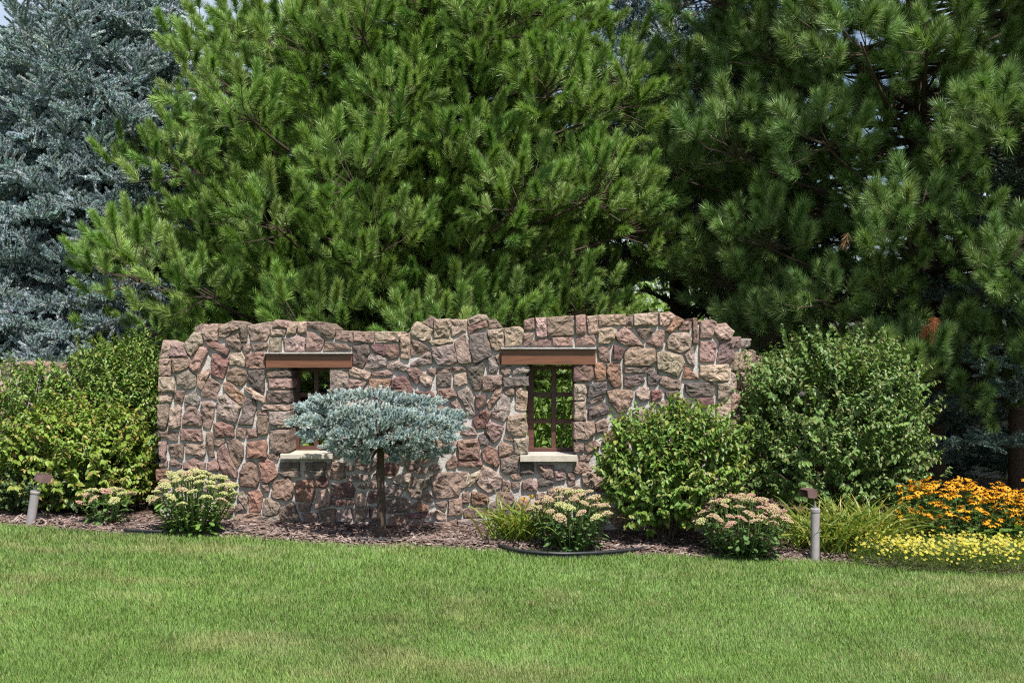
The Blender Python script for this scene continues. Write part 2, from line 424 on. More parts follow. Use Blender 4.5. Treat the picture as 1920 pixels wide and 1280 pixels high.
# ---------------------------------------------------------------- stone wall
WY = 10.1                        # front plane of the mortar
def w2(x, y):                    # photo pixel -> wall plane (x, z)
    return ((x - 960) * WY / F, CAMZ - (y - 640) * WY / F)
K = 1920 / 420.0
TRACE = {
 (270, 560): """t 175,360 240,385 215,510 140,500;p 240,385 335,400 350,440 375,490 230,490;t 345,400 440,285 490,285 505,380 410,490;t 445,245 495,220 505,315 480,310 445,265
t 515,225 635,220 630,355 530,350 510,300;p 655,240 770,195 825,210 815,250 700,325 650,320;b 830,225 885,220 880,365 845,365;t 905,235 1080,200 1085,280 1050,355 920,355
d 770,308 825,295 825,335 775,328;b 710,345 770,320 830,365 830,440 780,435 715,385;t 845,390 905,390 910,430 870,465;t 930,395 1055,380 1060,410 950,440
m 540,370 600,365 730,440 720,480 555,395;t 400,580 490,415 540,430 545,460 465,620 440,620;m 590,480 630,475 720,510 715,580 680,685 590,650;t 745,470 840,470 870,520 865,575 790,555 745,555
b 880,490 930,470 1045,450 1035,590 885,590;p 245,510 390,505 410,540 370,590 260,635;t 145,520 240,515 230,655 140,655;b 290,660 380,610 445,660 440,745 380,770 295,730
t 140,675 260,675 265,790 140,790;t 470,660 555,605 560,640 500,775 465,740;b 500,790 560,690 590,680 650,730 620,860 500,830;t 135,815 250,815 235,880 135,880
b 275,790 350,790 330,890 280,870;g 360,850 440,785 475,870 470,905 360,910;r 690,720 730,715 875,850 855,900 810,890 700,780;g 640,840 700,820 735,860 830,930 790,1055 640,1010
b 720,620 790,590 880,625 880,690 830,750 720,690;d 905,620 1030,610 1030,795 960,765 900,715;t 870,760 930,765 1040,850 1040,885 985,865 880,780;d 1055,612 1240,607 1262,625 1258,660 1060,670
p 1075,690 1260,690 1260,760 1085,765;d 1060,790 1255,790 1255,880 1060,880;t 1010,915 1250,905 1250,945 1015,945;g 1080,970 1250,965 1250,1095 1170,1095 1085,1060
d 860,870 950,860 960,930 930,1075 810,1070 850,990;b 975,965 1050,955 1050,990 980,990;b 980,1010 1050,1005 1060,1150 990,1165;b 125,910 215,900 220,990 190,1105 135,1105
t 240,940 300,910 320,940 310,1090 220,1115;p 345,1010 390,925 440,930 495,1000 495,1085 340,1075;b 500,885 560,880 610,920 570,1110 520,1090;m 605,1070 680,1055 770,1090 775,1175 620,1180
t 800,1110 870,1105 865,1190 800,1180;p 885,1120 960,1115 970,1180 890,1190;b 125,1125 290,1150 290,1210 130,1175;b 320,1115 490,1120 505,1215 325,1205
p 1115,205 1140,185 1235,205 1230,245 1110,245;t 1095,265 1215,265 1205,310 1095,315;t 1245,205 1325,205 1300,295 1230,305;t 1335,200 1395,200 1390,280 1345,300 1330,280
p 1415,205 1510,205 1515,275 1430,235;b 1525,235 1580,215 1640,260 1620,340 1570,325 1520,290;b 1650,280 1790,280 1790,370 1645,345;t 1085,340 1180,340 1175,450 1085,450
g 1205,340 1330,315 1380,345 1375,450 1220,445;b 1400,285 1460,295 1545,350 1510,440 1400,445;b 1560,375 1740,395 1775,430 1540,440;g 1603,600 1760,590 1745,760 1700,800 1603,790;b 545,1140 580,1145 605,1350 580,1350 565,1250""",
 (640, 560): """p 110,285 280,285 275,370 110,365;t 290,285 515,285 505,330 490,365 300,365;t 515,310 580,300 585,350 580,510 515,505;d 105,405 200,385 235,410 240,470 180,590 110,560
m 255,395 340,390 375,440 370,490 290,450;m 370,400 480,390 490,490 430,510 380,470;g 240,490 300,470 385,520 385,570 280,600 210,585;t 605,260 650,200 780,270 760,345 700,355 610,310
t 700,205 765,155 795,180 790,245 745,225;t 800,180 930,175 940,225 920,320 800,330;t 945,185 1080,180 1065,270 950,320;t 1085,185 1180,140 1240,145 1255,180 1090,225
p 1090,245 1240,190 1250,235 1095,300;t 1265,190 1320,180 1375,245 1270,250;t 1255,275 1385,255 1390,410 1330,445 1290,400;t 1395,260 1530,245 1560,270 1540,390 1410,405
p 605,355 680,370 755,430 680,470 605,480;t 750,365 950,345 955,365 780,390;g 780,420 965,390 985,540 940,560 830,560 785,480;g 595,565 740,460 770,470 770,550 640,575
b 975,370 1060,300 1090,400 1110,550 1010,550;d 1105,315 1240,290 1290,490 1140,550 1105,430;g 395,545 480,535 575,590 545,615 400,590;t 75,610 105,590 255,640 235,690 80,650
p 265,630 400,615 440,645 390,660 270,645;p 70,690 215,710 180,770 60,790;r 250,690 430,690 400,780 240,780;m 440,700 510,660 560,680 610,790 590,820 430,760
b 560,610 640,590 700,640 650,730 600,690;t 670,680 710,640 780,680 770,740 720,750;t 740,600 805,595 800,650 760,640;d 830,600 945,590 940,636 830,632
d 825,650 940,642 935,745 825,745;b 960,590 1065,580 1065,610 965,615;t 975,655 1060,640 1075,720 1010,750 975,735;d 1090,600 1210,545 1225,580 1185,780 1140,780 1090,650
g 1265,510 1310,495 1340,590 1330,625 1270,630;m 1325,492 1365,470 1365,560 1345,545;b 1370,590 1450,580 1440,640 1410,660 1370,620;g 1480,590 1600,580 1610,610 1590,635 1470,640
d 1390,680 1600,670 1605,740 1395,745;b 1215,670 1260,660 1375,660 1370,730 1270,790 1215,780;d 1390,775 1480,770 1475,825 1430,820;t 1495,760 1560,760 1590,800 1580,950 1500,940
b 1330,755 1375,775 1360,830 1270,940 1260,900;g 1385,820 1445,850 1440,960 1390,1050 1300,1010 1290,970;m 1155,830 1230,820 1245,900 1160,945;g 1000,800 1090,765 1110,790 1145,990 1110,990 1010,830
b 830,780 960,770 985,830 900,860 835,840;m 640,790 780,800 820,880 700,880;m 945,890 990,870 1025,940 1010,970 965,950;m 1190,970 1240,945 1275,990 1240,1100 1160,1105 1130,1040
p 1245,1080 1280,1060 1390,1100 1370,1165 1310,1230 1250,1140;t 1430,1010 1580,985 1590,1130 1560,1165 1470,1160 1420,1110;b 1400,1170 1475,1200 1470,1215 1400,1195
d 1185,1170 1240,1150 1265,1200 1250,1250 1190,1245;g 1050,1060 1140,1120 1160,1160 1080,1170 1030,1140;d 1005,990 1060,990 1075,1030 1020,1040
p 1570,190 1645,170 1655,260 1570,265;t 1670,170 1750,165 1755,320 1680,320;p 1560,300 1650,295 1620,380 1570,405;p 1690,345 1785,345 1795,398 1690,405;t 1628,372 1675,345 1682,398 1632,405""",
 (270, 780): """p 140,220 195,220 190,370 145,360;b 220,245 340,235 335,360 240,330;p 375,240 530,235 525,320 500,350 370,315;t 610,210 690,195 690,220 640,255 610,240
b 720,210 800,200 845,250 850,340 810,430 760,370;p 640,290 690,240 710,300 800,480 795,530 680,480 640,360;r 890,230 1040,205 1055,260 1050,350 890,355;b 1090,120 1245,115 1250,295 1150,310 1090,280
p 140,400 200,385 200,425 140,430;b 230,380 260,365 325,415 310,445 235,410;b 350,400 440,360 525,405 520,455 350,440;p 555,400 610,370 645,430 640,460 560,455;r 110,460 205,455 210,490 115,555
b 830,480 860,410 910,385 960,420 985,560 960,605 835,590;r 990,385 1060,370 1110,400 1140,510 1060,570 1015,540;m 1065,325 1160,325 1150,370 1075,345;d 1175,400 1330,400 1330,455 1180,465
g 1155,480 1240,480 1330,470 1335,510 1200,512;d 1390,400 1560,400 1555,452 1395,450;g 1380,475 1545,465 1540,510 1390,505;p 1565,430 1620,395 1720,400 1720,520 1680,535 1590,530
m 1480,545 1550,520 1580,580 1550,605 1475,600;b 1100,660 1120,560 1240,525 1285,600 1270,690 1230,715 1110,690;r 1310,560 1450,535 1460,620 1440,725 1310,720;t 1015,590 1065,580 1075,640 1040,635
r 900,650 990,635 1015,680 995,815 910,815;g 815,660 850,640 885,720 885,800 830,720;g 790,770 830,740 860,790 800,810;p 780,870 810,840 1000,835 995,930 785,940;g 1005,860 1155,850 1160,930 1005,935
g 1035,740 1055,700 1150,740 1165,770 1140,840 1035,840;b 1170,800 1260,740 1290,760 1345,920 1330,945 1190,935 1165,880;m 1330,755 1435,750 1420,810 1335,800;t 1490,650 1570,620 1600,700 1590,760 1470,790
p 1355,835 1480,830 1510,930 1490,950 1410,935;b 1510,810 1640,795 1640,930 1545,940;m 1605,590 1770,570 1805,630 1790,690 1625,690;m 1610,725 1770,715 1800,740 1700,760 1615,745
g 1665,810 1770,785 1780,870 1760,895 1665,895;g 1625,940 1890,905 1945,915 1950,960 1640,965""",
 (640, 780): """b 105,800 240,775 235,860 130,900;g 60,510 230,500 225,545 60,550;t 145,600 190,580 235,595 190,615;t 130,690 180,650 215,700 210,755 130,770;m 245,650 310,640 315,735 245,740
b 250,560 300,550 305,610 250,610;d 255,780 310,770 315,900 260,940;g 385,600 470,590 540,615 500,680 385,685;d 390,720 545,700 585,745 580,815 390,820;t 400,520 600,490 580,560 470,565
r 415,880 440,850 550,845 550,970 420,970;b 580,900 680,890 760,910 780,975 590,980;m 570,835 750,825 755,860 580,870;r 605,770 660,730 745,770 745,805 640,810
b 555,620 620,525 740,545 755,590 690,640 680,710 610,690;p 700,670 740,640 785,710 750,735 705,700;p 765,515 800,490 1075,480 1060,600 1020,620 1005,680 810,700;p 605,480 690,440 740,445 730,485
p 905,400 960,330 990,370 985,430 915,440;p 1000,215 1165,195 1180,260 1180,365 1010,360;m 1005,385 1190,375 1205,410 1140,430 1010,420;r 1205,300 1260,255 1320,280 1350,400 1330,440 1220,370
b 1355,250 1380,220 1465,260 1470,310 1400,345 1355,340;g 1375,370 1480,335 1530,340 1500,470 1420,490 1370,455;t 1070,600 1100,510 1190,460 1180,510 1100,590
g 1165,560 1215,420 1290,450 1375,530 1360,610 1260,650 1180,590;p 1045,660 1090,640 1095,735 1045,740;r 1120,650 1230,670 1265,720 1240,745 1125,755;t 815,745 890,725 905,740 890,810
b 930,720 1030,700 1035,830 920,845;t 770,820 830,805 900,850 890,890 830,880;g 785,895 885,905 870,970 800,975;b 1055,810 1100,785 1235,785 1225,850 1060,865;b 890,920 985,880 995,980 885,975
g 1000,890 1120,880 1200,885 1250,900 1225,990 1080,995 1010,960;d 1250,780 1330,720 1340,800 1270,890;d 1540,400 1640,400 1650,490 1540,490;p 1690,420 1810,420 1815,520 1760,525 1690,460
p 1555,560 1620,535 1680,570 1675,630 1560,620;d 1690,550 1740,520 1820,570 1760,590 1695,600;p 1385,540 1450,580 1440,630 1380,640;b 1340,650 1450,650 1480,720 1400,800 1340,740;t 1480,195 1600,190 1597,310 1490,315""",
 (1010, 560): """p 70,165 295,150 295,310 75,315;p 320,150 395,140 400,290 325,300;t 415,155 500,150 505,295 430,300;t 512,145 740,135 740,220 515,228;t 745,165 800,155 800,245 760,250
t 815,140 1010,125 1015,220 815,225;t 1035,125 1120,120 1170,150 1100,225 1040,225;r 1180,155 1240,185 1120,290 1090,275;p 1205,215 1290,195 1305,210 1290,270 1200,265
m 1325,175 1350,170 1355,385 1325,380;p 1390,200 1480,185 1520,205 1475,330 1380,335;t 1495,250 1600,215 1670,280 1640,340 1540,345;p 120,340 285,325 290,395 130,398;b 330,330 470,315 485,390 320,396
t 510,270 620,250 665,270 640,340 590,380 510,375;p 660,310 730,245 780,280 900,405 740,390 680,360;d 835,250 970,260 975,280 905,345 870,310;p 925,375 1030,270 1070,280 1060,410 1010,415
t 1100,370 1130,300 1270,295 1305,340 1290,420 1210,460 1105,420;b 510,420 605,415 605,540 520,520;m 645,400 740,430 700,515 640,525;t 740,470 790,420 990,430 1000,530 950,565 735,570
d 735,600 990,580 980,605 900,625 735,630;t 1015,470 1060,450 1220,490 1245,550 1190,665 1020,600;g 1255,480 1320,410 1330,580 1290,550;t 1385,370 1490,365 1520,400 1500,540 1380,535
p 1555,365 1660,350 1670,520 1640,550 1530,535;r 1230,680 1255,570 1290,600 1370,690;t 1385,575 1620,565 1625,690 1560,705 1430,690 1380,650;m 305,560 455,560 465,670 430,705 305,705
r 480,555 540,550 570,600 565,690 490,700;r 590,560 690,550 705,740 640,755 600,700;d 735,670 880,655 905,700 780,765 735,740;d 935,640 1010,620 1045,670 1000,740 940,730
b 1055,670 1090,665 1180,700 1220,700 1210,770 1120,770 1040,730;d 1255,730 1480,715 1500,760 1490,830 1300,830 1260,790;t 1530,730 1630,725 1640,800 1600,870 1535,860
t 310,735 390,735 405,800 390,860 310,865;d 430,740 575,715 580,780 560,810 420,840;b 420,875 540,835 545,865 430,890;t 310,890 395,885 400,1035 310,1035;d 430,940 560,890 600,950 580,980 430,1030
b 590,800 650,775 800,790 800,850 740,960 680,970 610,880;t 840,790 900,755 940,765 940,860 880,870 840,830;m 965,790 1050,785 1050,840 970,880;d 1090,800 1190,785 1200,850 1100,850
m 1350,860 1490,850 1490,900 1400,930 1350,910;t 1520,900 1640,890 1630,1010 1530,1010""",
 (1010, 780): """g 135,470 210,455 230,530 150,545;p 300,420 360,390 410,395 450,460 330,485 300,465;t 375,495 420,475 500,510 560,540 460,610 380,580;p 510,440 575,425 580,495 520,495
d 250,490 290,480 310,580 260,595;b 470,620 560,550 600,560 600,620 500,640;t 300,55 470,45 475,140 420,190 305,190;b 490,60 560,20 590,60 580,130 500,130;p 305,230 380,225 380,300 310,300
b 395,250 480,210 520,250 420,310;b 355,340 450,330 430,370 350,385""",
}
PAL = {'t': (0.345, 0.262, 0.205), 'p': (0.248, 0.166, 0.142), 'm': (0.155, 0.082, 0.074), 'd': (0.118, 0.095, 0.090),
       'g': (0.245, 0.198, 0.178), 'b': (0.215, 0.150, 0.121), 'r': (0.245, 0.140, 0.097)}
TOP = [(296, 646), (306, 645), (340, 652), (352, 640), (368, 626), (380, 614), (410, 615), (440, 610), (506, 609), (540, 611), (600, 611), (618, 616), (632, 624), (700, 628),
       (766, 628), (772, 614), (790, 606), (808, 602), (845, 604), (878, 606), (900, 598), (914, 599), (932, 608), (942, 620), (980, 621), (986, 608), (1022, 602), (1075, 600),
       (1172, 597), (1232, 594), (1262, 598), (1280, 606), (1300, 609), (1330, 609), (1358, 614), (1371, 626)]
TX, TYp = np.array([t[0] for t in TOP]), np.array([t[1] for t in TOP])
OPEN = [(541, 686, 624, 850), (986, 680, 1081, 852)]       # window openings in the mortar (x0, y0, x1, y1)

polys = []
for (ox, oy), txt in TRACE.items():
    for item in txt.replace('\n', ';').split(';'):
        f = item.split()
        pts = np.array([[float(a) for a in q.split(',')] for q in f[1:]]) / K + (ox, oy)
        # the traced outline runs just inside the stone's edge
        nx_ = np.roll(pts, -1, 0) - pts; pv_ = pts - np.roll(pts, 1, 0)
        if np.sum(pts[:, 0] * np.roll(pts[:, 1], -1) - np.roll(pts[:, 0], -1) * pts[:, 1]) < 0: nx_, pv_ = -nx_, -pv_
        e1 = nx_ / np.linalg.norm(nx_, axis=1)[:, None]; e2 = pv_ / np.linalg.norm(pv_, axis=1)[:, None]
        nn_ = np.stack([e1[:, 1] + e2[:, 1], -e1[:, 0] - e2[:, 0]], -1)
        nn_ /= np.linalg.norm(nn_, axis=1)[:, None] + 1e-9
        pts = pts + nn_ * 2.2
        polys.append((f[0], pts))
print('traced', len(polys))
# fill the stretches of wall that shrubs hide with stones of the same make
def inside(P, q):
    x, y = q[..., 0], q[..., 1]
    r = np.zeros(x.shape, bool)
    n = len(P)
    for i in range(n):
        (x0, y0), (x1, y1) = P[i], P[(i + 1) % n]
        c = ((y0 > y) != (y1 > y)) & (x < (x1 - x0) * (y - y0) / (y1 - y0 + 1e-12) + x0)
        r ^= c
    return r
gx, gy = np.meshgrid(np.arange(296, 1374, 2.0), np.arange(586, 1016, 2.0))
grid = np.stack([gx, gy], -1)
occ = gy < np.interp(gx, TX, TYp) + 3
for (a, b, c, d) in OPEN:
    occ |= (gx > a - 2) & (gx < c + 2) & (gy > b) & (gy < d + 2)
occ |= (gx > 498) & (gx < 661) & (gy > 660) & (gy < 692)
occ |= (gx > 939) & (gx < 1119) & (gy > 651) & (gy < 687)
occ |= (gx > 522) & (gx < 626) & (gy > 845) & (gy < 864)
occ |= (gx > 972) & (gx < 1087) & (gy > 848) & (gy < 870)
for _, P in polys:
    c = P.mean(0)
    occ |= inside(c + (P - c) * 1.06, grid)
r_ = rs(5)
def free(P):
    i0 = int(max(0, (P[:, 1].min() - 586) // 2)); i1 = int((P[:, 1].max() - 586) // 2 + 2)
    j0 = int(max(0, (P[:, 0].min() - 296) // 2)); j1 = int((P[:, 0].max() - 296) // 2 + 2)
    if P[:, 0].min() < 297 or P[:, 0].max() > 1372: return None
    sub = inside(P, grid[i0:i1, j0:j1])
    return None if (sub & occ[i0:i1, j0:j1]).any() or not sub.any() else (slice(i0, i1), slice(j0, j1), sub)
for size in (22, 18, 14.5, 11.5, 9):
    for k in range(4000):
        c = np.array((r_.uniform(300, 1370), r_.uniform(610, 1008)))
        n = r_.randint(4, 7)
        a = (np.arange(n) + r_.uniform(-.25, .25, n)) / n * 2 * math.pi + r_.uniform(0, 6)
        P = c + np.stack([np.cos(a) * size * r_.uniform(.95, 1.5), np.sin(a) * size * r_.uniform(.75, 1.05)], -1)
        f = free(P)
        if f is not None:
            big = inside(c + (P - c) * 1.12, grid)
            occ |= big
            polys.append((r_.choice(list('tpmdgbrb')), P))
print('stones traced and filled:', len(polys))

def stone_mesh(P2, back, seed, proud=0.03):
    """irregular stone with a rough dressed face; P2 in metres (x, z), face towards -Y, origin at its centre"""
    r = rs(seed)
    c = P2.mean(0)
    P = P2 - c
    if np.sum(P[:, 0] * np.roll(P[:, 1], -1) - np.roll(P[:, 0], -1) * P[:, 1]) < 0: P = P[::-1]
    out = []
    n = len(P)
    size = np.sqrt((P.max(0) - P.min(0)).prod())
    for i in range(n):                                   # round the corners a little, break up the edges
        a, b, d = P[i - 1], P[i], P[(i + 1) % n]
        la, ld = np.linalg.norm(a - b), np.linalg.norm(d - b)
        k = min(0.007, 0.2 * min(la, ld))
        p, q = b + (a - b) / la * k, b + (d - b) / ld * k
        out += [p, (p + q) / 2 * 0.55 + b * 0.45, q]
        m = max(1, int(ld / 0.035))
        nxt = d + (b - d) / ld * k
        for j in range(1, m):
            out.append(q + (nxt - q) * j / m + r.normal(0, 0.0028, 2))
    O = np.array(out); n = len(O)
    tilt = r.normal(0, 0.075, 2)
    def relief(Q, amp):
        s = seed * 1.7
        f1 = fbm(Q[:, 0] * 19 + s, Q[:, 1] * 19 - s, seed % 97, 3)
        f2 = 1 - np.abs(2 * vnoise(Q[:, 0] * 34 - s, Q[:, 1] * 34 + s, seed % 89) - 1)
        return amp * (0.95 * f1 + 0.35 * f2 - 0.6) + (Q @ tilt)
    amp = min(0.042, 0.026 + 0.09 * size)
    rings = [(1.0, back, 0), (1.0, -0.002, 0), (0.985, -proud * 0.72, .2), (0.92, -proud * .98, .6), (0.68, -proud * 1.08, 1), (0.45, -proud * 1.12, 1), (0.22, -proud * 1.12, 1)]
    Vs = []
    for s, y, w in rings:
        Q = O * s
        if 0.1 < s < 0.9: Q = Q + r.normal(0, 0.0055, Q.shape) * s
        h = relief(Q, amp) * w
        Vs.append(np.stack([Q[:, 0], y - h, Q[:, 1]], -1))
    Vs.append(np.array([[0, -proud * 1.15 - float(relief(np.zeros((1, 2)), amp)[0]), 0]]))
    V = np.vstack(Vs)
    T = []
    for k in range(len(rings) - 1):
        for j in range(n):
            a, b = k * n + j, k * n + (j + 1) % n
            T += [(a, b, b + n), (a, b + n, a + n)]
    e = (len(rings) - 1) * n; m = len(V) - 1
    T += [(e + j, e + (j + 1) % n, m) for j in range(n)]
    return V, T, c
def tone(code, r):
    c = np.array(PAL[code]); o = np.array(PAL[r.choice(list('tpgb'))])
    c = c * 0.86 + o * 0.14
    return c * r.uniform(0.82, 1.22) * (1 + r.normal(0, 0.035, 3))

base_z = -0.3
wall = empty('stone_wall', (0, WY, -0.06), 'ruin-style fieldstone wall with two brown framed window openings', 'wall')
def curve_prism(name, outline, holes, y0, y1, mat, parent):
    cu = bpy.data.curves.new(name, 'CURVE'); cu.dimensions = '2D'; cu.fill_mode = 'BOTH'; cu.extrude = (y1 - y0) / 2
    for ring in [outline] + holes:
        s = cu.splines.new('POLY'); s.points.add(len(ring) - 1); s.use_cyclic_u = True
        for p, (x, z) in zip(s.points, ring): p.co = (x, z, 0, 1)
    tmp = bpy.data.objects.new(name + '_curve', cu); col.objects.link(tmp)
    me = bpy.data.meshes.new_from_object(tmp.evaluated_get(bpy.context.evaluated_depsgraph_get()))
    bpy.data.objects.remove(tmp); bpy.data.curves.remove(cu)
    n = len(me.vertices); co = np.empty(n * 3, np.float32); me.vertices.foreach_get('co', co); co = co.reshape(-1, 3)
    o = np.array(parent.location)
    new = np.stack([co[:, 0] - o[0], -co[:, 2] + (y0 + y1) / 2 - o[1], co[:, 1] - o[2]], -1)
    me.vertices.foreach_set('co', new.astype(np.float32).ravel()); me.update()
    me.name = name; me.materials.clear(); me.materials.append(mat)
    ob = bpy.data.objects.new(name, me); col.objects.link(ob); ob.parent = parent
    return ob
WT = 0.42
outl = [w2(x, y) for x, y in TOP] + [(w2(1366, 0)[0], base_z), (w2(300, 0)[0], base_z)]
outl[0] = w2(303, 652)
holes = [[w2(a, b), w2(c, b), w2(c, d), w2(a, d)] for a, b, c, d in OPEN]
curve_prism('mortar', outl, holes, WY, WY + WT, M_mortar, wall)
r_ = rs(21)
wl_ = np.array(wall.location)
n_tri = 0
def area(P): return abs(np.sum(P[:, 0] * np.roll(P[:, 1], -1) - np.roll(P[:, 0], -1) * P[:, 1])) / 2
polys.sort(key=lambda q: -area(q[1]))
small = {}
for i, (code, P) in enumerate(polys):
    x0, x1, y0, y1 = P[:, 0].min(), P[:, 0].max(), P[:, 1].min(), P[:, 1].max()
    cx, cy = P.mean(0)
    back = 0.05
    if y0 < np.interp(np.clip(cx, TX[0], TX[-1]), TX, TYp) + 8: back = WT + 0.02
    if x0 < 306 or x1 > 1364: back = WT * 0.9
    for a, b, c, d in OPEN:
        if cy > b and cy < d and (abs(x1 - a) < 12 or abs(x0 - c) < 12): back = 0.30
    P2 = np.array([w2(*p) for p in P])
    size = math.sqrt((x1 - x0) * (y1 - y0))
    V, T, c = stone_mesh(P2, back, i * 7 + 3, proud=r_.uniform(0.022, 0.046) * min(1, size / 26))
    n_tri += len(T)
    if i >= 300:                                        # the smallest slivers of stone share one part
        small.setdefault('s', MB()).add(V + (c[0], WY, c[1]), T); continue
    st = link('stone', raw_mesh('stone', V, T, None, M_stone), wall, (c[0], WY, c[1]))
    st.color = (*np.clip(tone(code, r_), 0.02, 0.6), 1)
if small:
    so = small['s'].build('small_stones', M_stone, wall, kind='stuff'); so.color = (0.215, 0.155, 0.13, 1)
print('stone triangles', n_tri)

# lintels, sills, window frames
def wood_box(name, lo, hi, parent, c, bev=0.004):
    mb = MB(); mb.box(lo, hi)
    o = mb.build(name, M_wood, parent, origin=((lo[0]+hi[0])/2, (lo[1]+hi[1])/2, (lo[2]+hi[2])/2))
    o.color = (*c, 1)
    md = o.modifiers.new('edge', 'BEVEL'); md.width = bev; md.segments = 2
    return o
LC = (0.145, 0.058, 0.029)
for x0, x1, y0, y1 in ((498, 660, 663, 689), (940, 1117, 654, 683)):
    YF = WY - 0.055
    a, b = px(x0, y1, YF), px(x1, y0, YF)
    lin = wood_box('lintel', (a[0], YF, a[2]), (b[0], WY + 0.30, b[2]), wall, LC)
    fl = MB(); fl.box((a[0] - 0.004, YF - 0.034, b[2] + 0.001), (b[0] + 0.003, WY + 0.02, b[2] + 0.013), (1, 1, 1))
    fo = fl.build('drip_ledge', M_mortar, wall, origin=((a[0]+b[0])/2, YF, b[2]))
for x0, x1, yt, yb in ((525, 623, 851, 860.5), (975, 1083, 854, 865)):
    YF = WY - 0.085
    a, b = px(x0, yb, YF), px(x1, yt, YF)
    mb = MB(); mb.box((a[0], YF, a[2]), (b[0], WY + 0.35, b[2]))
    s = mb.build('window_sill', M_limestone, wall, origin=((a[0]+b[0])/2, WY, b[2]))
    md = s.modifiers.new('edge', 'BEVEL'); md.width = 0.005; md.segments = 2
FC = (0.09, 0.037, 0.027)
FY = WY + 0.27
def at_f(x, y): p = px(x, y, FY); return p[0], p[2]
for wx, zt, zb, bars in (((549, 561, 588, 597, 624, 637), 690, 843, (740, 790)), ((989, 1001, 1034, 1043, 1075, 1088), 686, 846, (739.5, 789.5))):
    xs_ = [at_f(x, 0)[0] for x in wx]
    top, bot = at_f(0, zt)[1], at_f(0, zb)[1]
    wdw = empty('window', ((xs_[0] + xs_[-1]) / 2, FY, bot)); wdw.parent = wall; wdw.location = Vector(wdw.location) - Vector(wall.location)
    for a, b in ((0, 1), (4, 5)):
        wood_box('stile', (xs_[a], FY, bot), (xs_[b], FY + 0.07, top), wdw, FC)
    wood_box('mullion', (xs_[2], FY + 0.012, bot + 0.03), (xs_[3], FY + 0.058, top - 0.03), wdw, FC)
    wood_box('head_rail', (xs_[1], FY + 0.003, top - 0.03), (xs_[4], FY + 0.068, top), wdw, FC)
    wood_box('bottom_rail', (xs_[1], FY + 0.003, bot), (xs_[4], FY + 0.068, bot + 0.032), wdw, FC)
    for yb in bars:
        z = at_f(0, yb)[1]
        for a, b in ((1, 2), (3, 4)):
            wood_box('muntin', (xs_[a], FY + 0.016, z - 0.019), (xs_[b], FY + 0.054, z + 0.019), wdw, FC, 0.003)

# walls that run on behind the shrubs: a return at the right end and a lower stretch at the left
def side_wall(name, label, p0, p1, zt0, zt1, rows, thick, seed, stones=True):
    r = rs(seed)
    p0, p1 = np.array(p0, float), np.array(p1, float)
    u = (p1 - p0); Lw = np.linalg.norm(u); u /= Lw
    nrm = np.array((u[1], -u[0]))            # visible side
    if nrm[1] > 0: nrm = -nrm
    e = empty(name, (p0[0], p0[1], -0.1), label, 'wall')
    org = np.array(e.location)
    mb = MB()
    n = 14
    tt = np.linspace(0, 1, n)
    zt = zt0 + (zt1 - zt0) * tt + 0.05 * np.sin(tt * 9 + seed) - 0.03
    zm = zt - 0.09
    for i in range(n - 1):
        q = []
        for t, z in ((tt[i], zm[i]), (tt[i + 1], zm[i + 1])):
            b = p0 + u * Lw * t
            f, k = b, b - nrm * thick
            q += [(f[0], f[1], -0.35), (f[0], f[1], z), (k[0], k[1], z), (k[0], k[1], -0.35)]
        T = []
        for a in range(3): T += [(a, a + 1, a + 5), (a, a + 5, a + 4)]
        if i == 0: T += [(0, 2, 1), (0, 3, 2)]
        if i == n - 2: T += [(4, 5, 6), (4, 6, 7)]
        mb.add(q, T)
    mb.build('mortar', M_mortar, e, origin=org)
    z = -0.15
    flip = -1 if (u[0] * -nrm[1] - u[1] * -nrm[0]) < 0 else 1
    while z < max(zt0, zt1) + 0.05:
        h = r.uniform(0.13, 0.2)
        x = r.uniform(-0.06, 0.0)
        while x < Lw - 0.03:
            w = r.uniform(0.1, 0.26)
            zc = np.interp((x + w / 2) / Lw, tt, zt)
            hf = h; h = min(h, zc - z)
            if h > .05:
                j = r.normal(0, 0.012, (4, 2))
                P2 = np.array([(0.008, 0.008), (w - 0.01, 0.008), (w - 0.01, h - 0.012), (0.008, h - 0.012)]) + j
                top = z + 1.6 * h > zc
                V, T, c = stone_mesh(P2, thick + 0.01 if top else 0.04, r.randint(1, 9999), r.uniform(0.02, 0.045))
                # local x -> u, local -y -> nrm
                W = np.stack([V[:, 0] * u[0] - V[:, 1] * nrm[0], V[:, 0] * u[1] - V[:, 1] * nrm[1], V[:, 2]], -1)
                cw = p0 + u * (x + c[0])
                s = link('stone', raw_mesh('stone', W, T, None, M_stone), e, (cw[0], cw[1], z + c[1]))
                s.color = (*np.clip(tone(r.choice(list('ttpbpg')), r), 0.02, 0.6), 1)
            x += w + 0.012; h = hf
        z += h + 0.012
    return e
c0 = px(1369, 640, WY)
side_wall('stone_wall', 'end of the stone wall turning back behind the large right shrub', (c0[0] + 0.03, WY + 0.12), (c0[0] + 0.42, WY + 0.80), 1.76, 1.50, 8, 0.35, 4)
side_wall('stone_wall', 'low stone wall whose pinkish top shows above the shrubs at far left', (-6.4, 11.5), px(168, 640, 11.5)[:2], 1.18, 1.53, 8, 0.35, 9)

